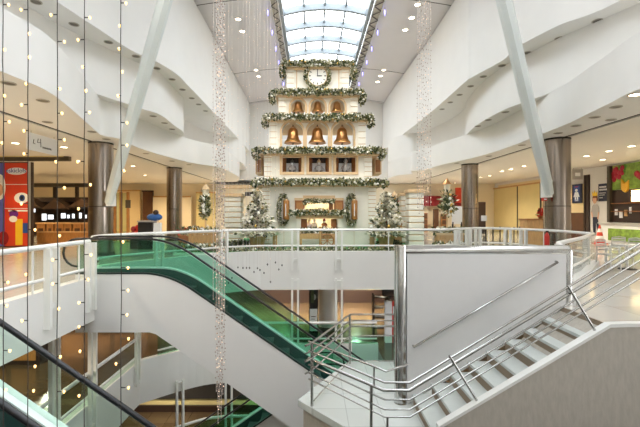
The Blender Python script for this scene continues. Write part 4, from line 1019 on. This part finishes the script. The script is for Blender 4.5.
for i, (p, z, c, lab) in enumerate([(138.5, 229, 'red', 'red'), (142, 225, 'orange', 'orange'), (134, 232, 'dkred', 'dark red')]):
    t = thing('soft_toy', f'{lab} soft toy heaped left of the black display stand', 'toy', (IX(p, d), d, 0)); h = IZ(z, d)
    MB().box(-.12, .12, -.15, .15, 0, h * .55).build('stool', M['dkbrown'], t); MB().ball((0, 0, h * .55 + .2), .22, 8, (1, .9, 1)).build('body', M[c], t); MB().ball((0, -.03, h * .55 + .5), .14, 8).build('head', M[c], t)
fs = thing('flower_stand', 'rack of red and green plants between the column and the left lamp post', 'rack', (IX(190, 21), 21, 0)); MB().box(-.5, .5, -.25, .25, 0, .55).build('shelf', M['oak'], fs)
m = MB()
for k in range(60): fir(m, (R.uniform(-.5, .5), R.uniform(-.2, .2), .75), .2, 4, .2, .05)
m.build('foliage', [M['leaf'], M['red'], M['leaf2']], fs)

# ------------------------------------------------------------------ right gallery
XW = 17.48
def wy(px): return XW * F / (px - CX)            # depth on the right wall seen at px
def wz_(px, py): return IZ(py, wy(px))
sh = thing('roller_shutter', 'wide closed beige roller shutter shop front on the right wall', 'shutter', (XW, wy(517), 0))
ya, yb_ = wy(541.5) - wy(517), wy(494) - wy(517); H = EYE + 2.3
for a, b in ((ya, (ya + yb_) / 2 - .6), ((ya + yb_) / 2 - .5, yb_)):
    MB().box(-.06, 0, a, b, 0, H).build('curtain', M['tan'], sh)
for q in (ya, (ya + yb_) / 2 - .55, yb_): MB().box(-.1, 0, q - .06, q + .06, 0, H).build('guide', M['beam'], sh)
MB().box(-.14, 0, ya - .1, yb_ + .1, H, H + .12).build('head_box', M['wood2'], sh)
fp = thing('wall_panelling', 'tan wall panelling round the roller shutter on the right', 'panel', (XW, wy(510), 0)); MB().box(-.03, 0, wy(560) - wy(510), 37.5 - wy(510), 0, EYE + 2.62).build('sheet', M['tan2'], fp)
# red shop at the far end
rs = thing('shop_sign', 'long dark red shop sign band at the far right end', 'sign', (IX(430, 37.8), 37.8, IZ(206, 37.8))); MB().box(IX(398, 37.8) - IX(430, 37.8), IX(464, 37.8) - IX(430, 37.8), -.15, .2, 0, .95).build('band', M['dkred'], rs)
MB().box(IX(456, 37.4) - IX(430, 37.8), IX(464, 37.4) - IX(430, 37.8), -.5, -.2, .3, 1.7).build('orange_block', M['orange'], rs)
for i, (a, b, c, m, lab) in enumerate([(433.5, 438, 209, 'brown', 'tall brown cabinet inside the red sign shop'), (420, 427, 213, 'oak', 'low brown cabinet at the left of the red sign shop'), (441, 446, 214, 'wood', 'honey cabinet at the right of the red sign shop')]):
    d = 37.2; t = thing('shop_cabinet', lab, 'cabinet', (IX((a + b) / 2, d), d, 0)); w = (IX(b, d) - IX(a, d)) / 2; h = IZ(c, d)
    MB().box(-w, w, -.2, .2, 0, h).build('body', M[m], t)
    for k in range(3): MB().box(-w + .04, w - .04, -.22, -.19, h * (.1 + .3 * k), h * (.35 + .3 * k)).build('door', M['brown'], t)
nt = thing('notice_board', 'white notice board on a stand left of the farther right column', 'board', (IX(457, 20.5), 20.5, 0)); MB().box(-.26, .26, -.03, .03, IZ(224, 20.5), IZ(206.5, 20.5)).build('sheet', M['paper'], nt)
for s in (-1, 1): MB().box(s * .22 - .03, s * .22 + .03, -.04, .04, 0, IZ(222, 20.5)).build('leg', M['blackm'], nt)
MB().box(-.3, .3, -.2, .2, 0, .05).build('foot', M['blackm'], nt)
dk = thing('dark_door', 'narrow dark doorway panel right of the farther right column', 'door', (IX(481, 34), 34, 0)); MB().box(-.25, .35, -.1, .1, 0, IZ(202, 34)).build('leaf', M['dkbrown'], dk)
pd = thing('podium', 'honey wood reception podium right of the roller shutter', 'podium', (IX(533, 17.6), 17.6, 0))
MB().box(-.42, .42, -.3, .3, 0, IZ(220, 17.6)).build('body', M['wood2'], pd, bevel=.01); MB().box(-.46, .46, -.34, .34, IZ(220, 17.6), IZ(218.6, 17.6)).build('top', M['wood'], pd)
# black belt posts and cafe chairs in front of the shutter
for i, p in enumerate((486, 493, 500, 507, 514, 520)):
    d = 19.5 + .5 * (i % 3); t = thing('barrier_post', f'black belt barrier post before the shutter, {ORD[i]} from left', 'barrier', (IX(p, d), d, 0), 0, 'black barrier posts')
    MB().lathe([(.16, 0), (.16, .03), (.03, .05), (.03, .92), (.045, .93), (.045, 1.0)], n=12).build('post', M['blackm'], t)
    MB().box(0, .55, -.005, .005, .9, .97).build('belt', M['blackm'], t)
cn = thing('small_notice', 'small white notice on a black stand before the roller shutter', 'sign', (IX(484, 18.9), 18.9, 0)); MB().box(-.13, .13, -.01, .01, IZ(221, 18.9), IZ(215.5, 18.9)).build('sheet', M['paper'], cn); MB().tube([(0, .02, 0), (0, .02, IZ(216, 18.9))], .015, 6).build('stand', M['blackm'], cn)
def on_column(px, dz=0): return None
fx_ = thing('fire_extinguisher', 'red fire extinguisher at the foot of the nearer right column', 'extinguisher', (IX(544.5, 14.75), 14.6, 0))
MB().lathe([(.08, .38), (.085, .4), (.085, .85), (.05, .95), (.03, .97), (.03, 1.0)], n=16).build('cylinder', M['red'], fx_); MB().tube([(.03, 0, 1.0), (.1, 0, .98), (.1, 0, .6)], .014, 6).build('hose', M['black'], fx_); MB().box(-.04, .06, -.015, .015, 1.0, 1.05).build('lever', M['black'], fx_); MB().lathe([(.1, 0), (.1, .38)], n=14).build('stand', M['red'], fx_)
rsn = thing('fire_sign', 'small red sign fixed on the nearer right column', 'sign', (IX(546, 14.82), 14.86, IZ(197, 14.8))); MB().box(-.07, .07, 0, .14, -.14, .14).build('plate', M['red'], rsn); MB().box(-.04, .04, -.006, 0, -.02, .1).build('pictogram', M['paper'], rsn); MB().box(-.05, .05, -.006, 0, -.1, -.06).build('text_bar', M['paper'], rsn)
# red flower basket on podium
fb = thing('flower_basket', 'small basket of red flowers on the honey wood podium', 'flowers', (IX(540.5, 17.5), 17.5, IZ(218.6, 17.6))); MB().lathe([(.08, 0), (.12, .12)], n=10).build('basket', M['oak'], fb)
m = MB()
for k in range(14): fir(m, (R.uniform(-.08, .08), R.uniform(-.08, .08), R.uniform(.15, .4)), .1, 4, .14, .04)
m.build('flowers', [M['red'], M['orange'], M['leaf']], fb)
# frames, screen, wall illustration, blue sign
fm = thing('shop_portal', 'dark brown portal frame right of the nearer right column', 'portal', (XW, wy(586), 0))
ZT = EYE + 2.45
for a, b in ((590, 587), (586.3, 584.8)): MB().box(-.08, 0, wy(a) - wy(586), wy(b) - wy(586), 0, ZT).build('jamb', M['dkbrown'], fm)
MB().box(-.04, 0, wy(584.8) - wy(586), wy(567) - wy(586), 0, EYE + 1.9).build('back_panel', M['tan2'], fm)
MB().box(-.06, -.04, wy(584.8) - wy(586), wy(567) - wy(586), 0, EYE + .05).build('lower_panel', M['brown'], fm)
sc_ = thing('info_screen', 'tall dark screen with a blue restroom figure right of the nearer column', 'screen', (XW - .05, wy(578), EYE + 1.3))
ay, by_ = wy(583.5) - wy(578), wy(574) - wy(578)
MB().box(-.08, 0, ay, by_, -.62, .62).build('case', M['navy'], sc_); MB().box(-.09, -.08, ay + .18, by_ - .18, -.5, .5).build('display', M['sscreen'], sc_)
c = (ay + by_) / 2
MB().ball((-.1, c, .22), .1, 8, (.1, 1.4, 1)).build('figure_head', M['paper'], sc_); MB().prism([(-.1, c - .15, .1), (-.1, c + .15, .1), (-.1, c + .3, -.22), (-.1, c - .3, -.22)], (.012, 0, 0)).build('figure_dress', M['paper'], sc_)
for s in (-1, 1): MB().box(-.1, -.088, c + s * .1 - .06, c + s * .1 + .06, -.4, -.22).build('figure_leg', M['paper'], sc_)
MB().box(-.1, -.088, ay + .3, by_ - .3, -.48, -.44).build('caption_bar', M['paper'], sc_)
MB().box(-.1, -.088, ay + .3, by_ - .3, .42, .47).build('caption_bar', M['red'], sc_)
wsn = thing('hanging_sign', 'small white square sign above the restroom screen', 'sign', (IX(577.5, 25), 25, EYE + 2.45)); MB().box(-.33, .33, -.02, .02, -.32, .32).build('board', M['grey'], wsn); MB().box(-.16, .16, -.03, -.02, -.12, .1).build('pictogram', M['paper'], wsn)
for s in (-.25, .25): MB().tube([(s, 0, .32), (s, 0, zA - EYE - 2.45)], .01, 5).build('rod', M['steel'], wsn)
bs = thing('wall_sign', 'dark blue square sign with white text on the pale right wall', 'sign', (XW, wy(606), EYE + 1.29))
MB().box(-.04, 0, wy(610.5) - wy(606), wy(599) - wy(606), -.55, .5).build('plate', M['navy'], bs)
for i, (z, w, h) in enumerate([(.3, .75, .1), (.14, .82, .1), (-.06, .7, .05), (-.18, .6, .05), (-.34, .4, .06)]):
    y1_ = wy(600) - wy(606); y0_ = y1_ - (wy(600) - wy(609.5)) * w
    n = 7
    for k in range(n):
        a = y0_ + (y1_ - y0_) * k / n; MB().box(-.05, -.04, a + .02, y0_ + (y1_ - y0_) * (k + .8) / n, z - h / 2, z + h / 2).build('letter_block', M['paper'], bs)
wi = thing('wall_illustration', 'flat wall illustration of a man in a grey shirt and dark jeans', 'illustration', (XW, wy(595), 0))
yo = wy(595)
def W2_(px, py): return (-.012, wy(px) - yo, wz_(595, py))
def flat(nm, pts, m, dx=0): MB().prism([(q[0] - dx, q[1], q[2]) for q in [W2_(*p) for p in pts]], (.01, 0, 0)).build(nm, m, wi)
flat('hair', [(592.5, 201), (592.6, 197), (594.2, 193), (597.5, 195), (598, 201)], M['hair'], .0)
flat('crown', [(592.8, 196), (592.3, 191), (594, 193.5), (594.8, 190), (596, 193.5), (597.5, 191.5), (597.5, 196)], M['yellow'], .012)
flat('face', [(593.2, 198), (593.2, 202), (595, 204), (596.8, 202), (596.9, 198)], M['skin'], .015)
flat('shirt', [(592.5, 206), (594, 204.5), (597.5, 204.5), (599, 207), (599.5, 212), (598, 213), (598, 217), (592.8, 217), (592.8, 212), (591.2, 213)], M['grey'], .012)
flat('arm', [(591.4, 212), (592.6, 212), (593.5, 217), (592.5, 218)], M['skin'], .014); flat('arm', [(598.4, 212), (599.5, 212), (598.6, 219), (597.6, 219)], M['skin'], .014)
flat('jeans', [(593, 217), (598, 217), (599.3, 228), (600.5, 233), (598.5, 233), (596.5, 222), (595.5, 233), (593.6, 233)], M['denim'], .012)
flat('shoes', [(593.2, 233), (595.8, 233), (596, 235), (593, 235)], M['dkbrown'], .014); flat('shoes', [(598.3, 233), (600.8, 233), (601.6, 235), (598.3, 235)], M['dkbrown'], .014)
cone = thing('traffic_cone', 'orange and white striped cone by the pale right wall', 'cone', (15.9, wy(607) - 1.6, 0))
for k in range(5): MB().lathe([(.24 - .042 * k, .05 + .2 * k), (.24 - .042 * (k + 1), .05 + .2 * (k + 1))], n=16).build('stripe', M['orange'] if k % 2 == 0 else M['paper'], cone)
MB().box(-.27, .27, -.27, .27, 0, .05).build('base', M['orange'], cone)
# fruit shop
fsx = thing('fruit_shop', 'juice shop front with dark interior and pale counter at the right edge', 'shop', (XW, wy(628), 0)); yo2 = wy(628)
fy = lambda p: wy(p) - yo2
MB().box(-.12, 0, fy(660), fy(614.5), 0, EYE + 1.33).build('interior', M['dkbrown'], fsx)
MB().box(-.3, 0, fy(614.6), fy(612), 0, EYE + 2.75).build('jamb', M['green'] if 0 else M['beam'], fsx)
MB().box(-.9, -.12, fy(660), fy(614.8), .0, 1.1).build('counter', M['paper'], fsx); MB().box(-.95, -.9, fy(660), fy(625), .2, .85).build('counter_print', M['green'], fsx)
MB().box(-1.0, -.12, fy(660), fy(614.8), 1.1, 1.18).build('counter_top', M['alu'], fsx)
MB().box(-.2, -.12, fy(660), fy(635), EYE + .65, EYE + 1.25).build('lit_box', M['lampw'], fsx)
for i, (p, q, z, m) in enumerate([(617.5, 620, .9, 'ggl'), (622, 625, .75, 'paper'), (627, 630, .85, 'wood2'), (632, 634, 1.0, 'paper')]):
    MB().box(-.16, -.12, fy(q), fy(p), EYE + z - 1.0, EYE + z - .65).build('menu_card', M['paper' if m == 'ggl' else m], fsx)
for k in range(2): MB().box(-.3, -.12, fy(660), fy(616), EYE + .1 + .45 * k, EYE + .14 + .45 * k).build('shelf', M['oak'], fsx)
fs_ = thing('fruit_sign', 'big fruit picture sign with berries, leaves and bananas at the right edge', 'sign', (XW - .02, wy(628), EYE + 2.03)); 
MB().box(-.1, .0, fy(660), fy(613.5), -.68, .72).build('panel', M['green'], fs_)
for k in range(16):
    y = wy(618) - yo2 + R.uniform(-.5, .55); z = .2 + R.uniform(-.38, .35); MB().ball((-.1, y, z), .16, 8, (.35, 1.1, 1)).build('berry', M['berry'], fs_)
for k in range(4):
    P = [(-.13, fy(624 + 7.5 * q) , -.1 - .12 * k - .32 * math.sin(math.pi * q * .9)) for q in [j / 8 for j in range(9)]]; MB().tube(P, [.02, .07, .09, .1, .1, .1, .09, .07, .02], 6).build('banana', M['banana'], fs_)
for k in range(7):
    y = fy(R.uniform(622, 632)); z = R.uniform(.1, .6); MB().prism([(-.12, y - .25, z), (-.12, y, z + .12), (-.12, y + .3, z + .03), (-.12, y, z - .12)], (.01, 0, 0)).build('leaf_shape', M['pgreen'], fs_)
for k in range(3): MB().ball((-.1, fy(639 + 2 * k), .1 - .1 * k), .17, 8, (.35, 1.1, 1)).build('berry', M['berry'], fs_)

# cafe tables and aluminium chairs on the right gallery floor
def chair():
    t = thing('cafe_chair', 'x', 'chair', (0, 0, 0), 0, 'aluminium cafe chairs')
    MB().box(-.22, .22, -.22, .22, .44, .47).build('seat', M['alu'], t, bevel=.01)
    for sx in (-1, 1):
        MB().tube([(sx * .21, -.21, 0), (sx * .2, -.2, .46), (sx * .22, -.18, .66), (sx * .22, .18, .68), (sx * .21, .21, .5)], .016, 6).build('front_leg', M['alu'], t)
        MB().tube([(sx * .21, .25, 0), (sx * .2, .2, .46), (sx * .19, .25, .88)], .016, 6).build('rear_leg', M['alu'], t)
    b = MB()
    for k in range(4): b.box(-.19, .19, .225 + .008 * k, .24 + .008 * k, .56 + .085 * k, .61 + .085 * k)
    b.build('back_slats', M['alu'], t); MB().tube([(-.19, .25, .88), (0, .28, .91), (.19, .25, .88)], .016, 6).build('top_bar', M['alu'], t)
    return t
c0 = chair()
for i, (x, y, rz, lab) in enumerate([(8.9, 12.0, .3, 'aluminium cafe chair nearest the white railing corner'), (9.95, 12.5, -1.2, 'aluminium cafe chair between the railing corner and the cone'), (10.3, 13.6, 2.9, 'aluminium cafe chair behind the first table'), (9.6, 11.0, -2.0, 'aluminium cafe chair in front of the first table'),
        (11.6, 13.2, 1.4, 'aluminium cafe chair left of the second table'), (12.7, 13.9, -1.7, 'aluminium cafe chair right of the second table'), (12.3, 12.4, .1, 'aluminium cafe chair in front of the second table'), (9.7, 9.6, 1.0, 'aluminium cafe chair at the right edge of the picture, nearest the stair')]):
    o = c0 if i == 0 else dup(c0); o.location = (x, y, 0); o.rotation_euler = (0, 0, rz); o['label'] = lab
def table(label, x, y):
    t = thing('cafe_table', label, 'table', (x, y, 0)); MB().lathe([(.36, .72), (.37, .735), (.36, .75)], n=24).build('top', M['alu'], t); MB().lathe([(.03, .03), (.03, .72)], n=10).build('leg', M['alu'], t); MB().lathe([(.24, 0), (.24, .02), (.04, .04)], n=16).build('base', M['blackm'], t)
table('round aluminium cafe table nearest the white railing', 9.5, 12.6 - .55); table('round aluminium cafe table before the juice shop', 12.2, 13.3); table('round aluminium cafe table at the right edge', 10.4, 9.9)

# ------------------------------------------------------------------ one storey down
d = 18.5
cw = thing('column', 'white round column one storey down below the tower', 'column', (IX(328, d), d, LV)); MB().lathe([(.44, 0), (.44, -1.3 - LV)], n=32).build('shaft', M['white'], cw); MB().lathe([(.47, 0), (.47, .15), (.45, .16)], n=32).build('base', M['dgrey'], cw)
tt = thing('advert_totem', 'dark advert totem with a white lower half, left of the white lower column', 'totem', (IX(313.5, 17.2), 17.2, LV)); h = -1.3 - LV - .05
MB().box(-.19, .19, -.08, .08, 0, h).build('case', M['blackm'], tt); MB().box(-.16, .16, -.095, -.08, .3, 1.25).build('lower_sheet', M['paper'], tt); MB().box(-.12, .02, -.095, -.08, 1.5, 2.2).build('picture', M['leaf'], tt); MB().ball((.02, -.08, 1.75), .09, 8, (1, .1, 1.4)).build('figure', M['grey'], tt)
MB().box(-.1, .1, -.1, -.094, .9, .94).build('text_bar', M['dgrey'], tt); MB().box(-.1, .06, -.1, -.094, .8, .83).build('text_bar', M['dgrey'], tt)
sk2 = MB().box(-30, 30, 23.9, 24, LV, LV + .75); struct(sk2.build('baseboard_lower', M['dkbrown']))
tv = thing('monitor', 'black monitor on a dark rack one storey down, beside the chrome column', 'monitor', (IX(389.5, 17.4), 17.4, LV)); MB().box(-.32, .32, -.05, .05, 1.72, 2.1).build('screen', M['blackm'], tv); MB().box(-.28, .28, -.06, -.05, 1.76, 2.06).build('display', M['dgrey'], tv); MB().box(-.05, .05, -.04, .04, .03, 1.72).build('stand', M['blackm'], tv); MB().box(-.25, .25, -.2, .2, 0, .03).build('foot', M['blackm'], tv)
rk = thing('dark_rack', 'dark shelf rack one storey down, left of the white and red board', 'rack', (IX(380, 17.8), 17.8, LV))
for s in (-1, 1): MB().box(s * .3 - .03, s * .3 + .03, -.2, .2, 0, 1.75).build('upright', M['blackm'], rk)
for k in range(4): MB().box(-.3, .3, -.2, .2, .25 + .45 * k, .29 + .45 * k).build('shelf', M['blackm'], rk)
wr = thing('display_board', 'white and red display board one storey down behind the landing rails', 'board', (IX(389, 16.6), 16.6, LV)); MB().box(-.18, .1, -.12, .12, 0, 1.72).build('white_panel', M['paper'], wr); MB().box(.1, .36, -.1, .1, 0, 1.7).build('red_panel', M['red'], wr); MB().box(.14, .3, -.11, -.1, 1.2, 1.5).build('text_block', M['paper'], wr)
# dark counters in the left lower gallery
for i, (x, y, w, h, c, lab) in enumerate([(-11.2, 14.5, 1.6, 1.15, 'dkbrown', 'dark brown counter one storey down at the left, nearer'), (-9.6, 18.5, 1.8, 1.2, 'brown', 'brown counter one storey down at the left, farther')]):
    t = thing('shop_counter', lab, 'counter', (x, y, LV)); MB().box(-w, w, -.4, .4, 0, h).build('body', M[c], t); MB().box(-w - .06, w + .06, -.46, .46, h, h + .07).build('top', M['oak'], t)
    for k in range(3): MB().box(-w + .1 + k * w * .66, -w + k * w * .66 + w * .6, -.42, -.39, .15, h - .1).build('front_panel', M['wood'], t)
# ------------------------------------------------------------------ camera, sky, lamps
cam = bpy.data.cameras.new('camera'); co = bpy.data.objects.new('camera', cam); COL.objects.link(co)
co.location = (0, 0, EYE); co.rotation_euler = (math.pi / 2, 0, 0); cam.sensor_width = 36; cam.lens = F / 640 * 36; cam.shift_x = (320 - CX) / 640; cam.clip_end = 300
SC.camera = co
w = bpy.data.worlds.new('world'); SC.world = w; w.use_nodes = True
bg = w.node_tree.nodes['Background']; bg.inputs['Color'].default_value = (.93, .96, 1, 1); bg.inputs['Strength'].default_value = 5.2
def area(name, loc, sx, sy, power, col, rot=(0, 0, 0)):
    l = bpy.data.lights.new(name, 'AREA'); l.shape = 'RECTANGLE'; l.size = sx; l.size_y = sy; l.energy = power; l.color = col
    o = bpy.data.objects.new(name, l); COL.objects.link(o); o.location = loc; o.rotation_euler = rot; return o
def point(name, loc, power, col, r=.12):
    l = bpy.data.lights.new(name, 'POINT'); l.energy = power; l.color = col; l.shadow_soft_size = r
    o = bpy.data.objects.new(name, l); COL.objects.link(o); o.location = loc; return o
def spot(name, loc, power, col, ang=2.6):
    l = bpy.data.lights.new(name, 'SPOT'); l.energy = power; l.color = col; l.spot_size = ang; l.spot_blend = .6; l.shadow_soft_size = .12
    o = bpy.data.objects.new(name, l); COL.objects.link(o); o.location = loc; return o
pt = area('skylight_portal', (.72, 15, zS + .05), 4.6, 46, 1, (1, 1, 1)); pt.data.cycles.is_portal = True
WARM = (1.0, .74, .42); SOFT = (1.0, .88, .7)
for x, y, p, c in [(-7.6, 6, 200, SOFT), (-8.2, 10, 160, SOFT), (-12, 7, 220, WARM), (-12, 12, 260, WARM), (-13, 17, 260, WARM), (-18, 22, 300, WARM), (-15, 27, 320, WARM), (-22, 28, 300, WARM), (-13, 34, 360, WARM), (-20, 35, 300, WARM), (-9.6, 21, 160, WARM), (-7, 34, 220, SOFT),
                   (13.5, 12, 220, SOFT), (13.5, 17, 240, SOFT), (13.5, 22, 260, SOFT), (13.5, 27, 260, SOFT), (13.5, 33, 300, SOFT), (9, 35, 260, SOFT), (7, 31, 160, SOFT)]:
    spot('ceiling_lamp', (x, y, zA - .08), p * 1.5, c)
for x, y, z, p in [(-1.5, 21.8, -1.45, 700), (2.4, 21.8, -1.45, 900), (-5, 21.8, -1.45, 500), (3.5, 18.5, -1.45, 90), (-6.5, 19, -1.45, 300), (-8, 9, -.95, 260), (-10, 12, -1.0, 260), (-11, 16.5, -1.45, 300), (-2, 16.9, LV - 1.4, 170), (-6.5, 16.9, LV - 1.4, 200), (-9.5, 13, LV - 1.4, 150)]:
    spot('lower_lamp', (x, y, z), p, (1, .9, .7), 2.9)
for x, y, p in [(-4.5, 9, 550), (5.6, 9, 550), (-4.2, 14, 550), (5.4, 14, 550)]:       # fill spots without fittings, added under the vault to brighten the tower
    s = spot('tower_fill', (x, y, zV - .2), p, (1, .93, .82), 1.1); s.rotation_euler = (Vector((.3, 20, 4)) - Vector((x, y, zV - .2))).to_track_quat('-Z', 'Y').to_euler()
point('window_fill', (TC, 20.5, 2.7), 45, (1, .86, .62)); point('window_fill', (TC, 20.5, 1.2), 20, (1, .86, .62))  # added fill lights that brighten the room behind the ground floor window
for w_ in wins: point('window_fill', (w_[0], Y2 + .3, w_[3] + .12), 7, (1, .9, .75), .05)  # one small added fill per square window, lifting backdrop and figure
vs = SC.view_settings; vs.view_transform = 'Standard'; vs.look = 'None'; vs.gamma = 1; vs.use_curve_mapping = False; vs.exposure = .48
SC.cycles.use_denoising = True; SC.cycles.max_bounces = 10; SC.cycles.diffuse_bounces = 6; SC.cycles.transparent_max_bounces = 24; SC.cycles.sample_clamp_indirect = 8; SC.cycles.caustics_reflective = False; SC.cycles.caustics_refractive = False
bpy.context.view_layer.update()
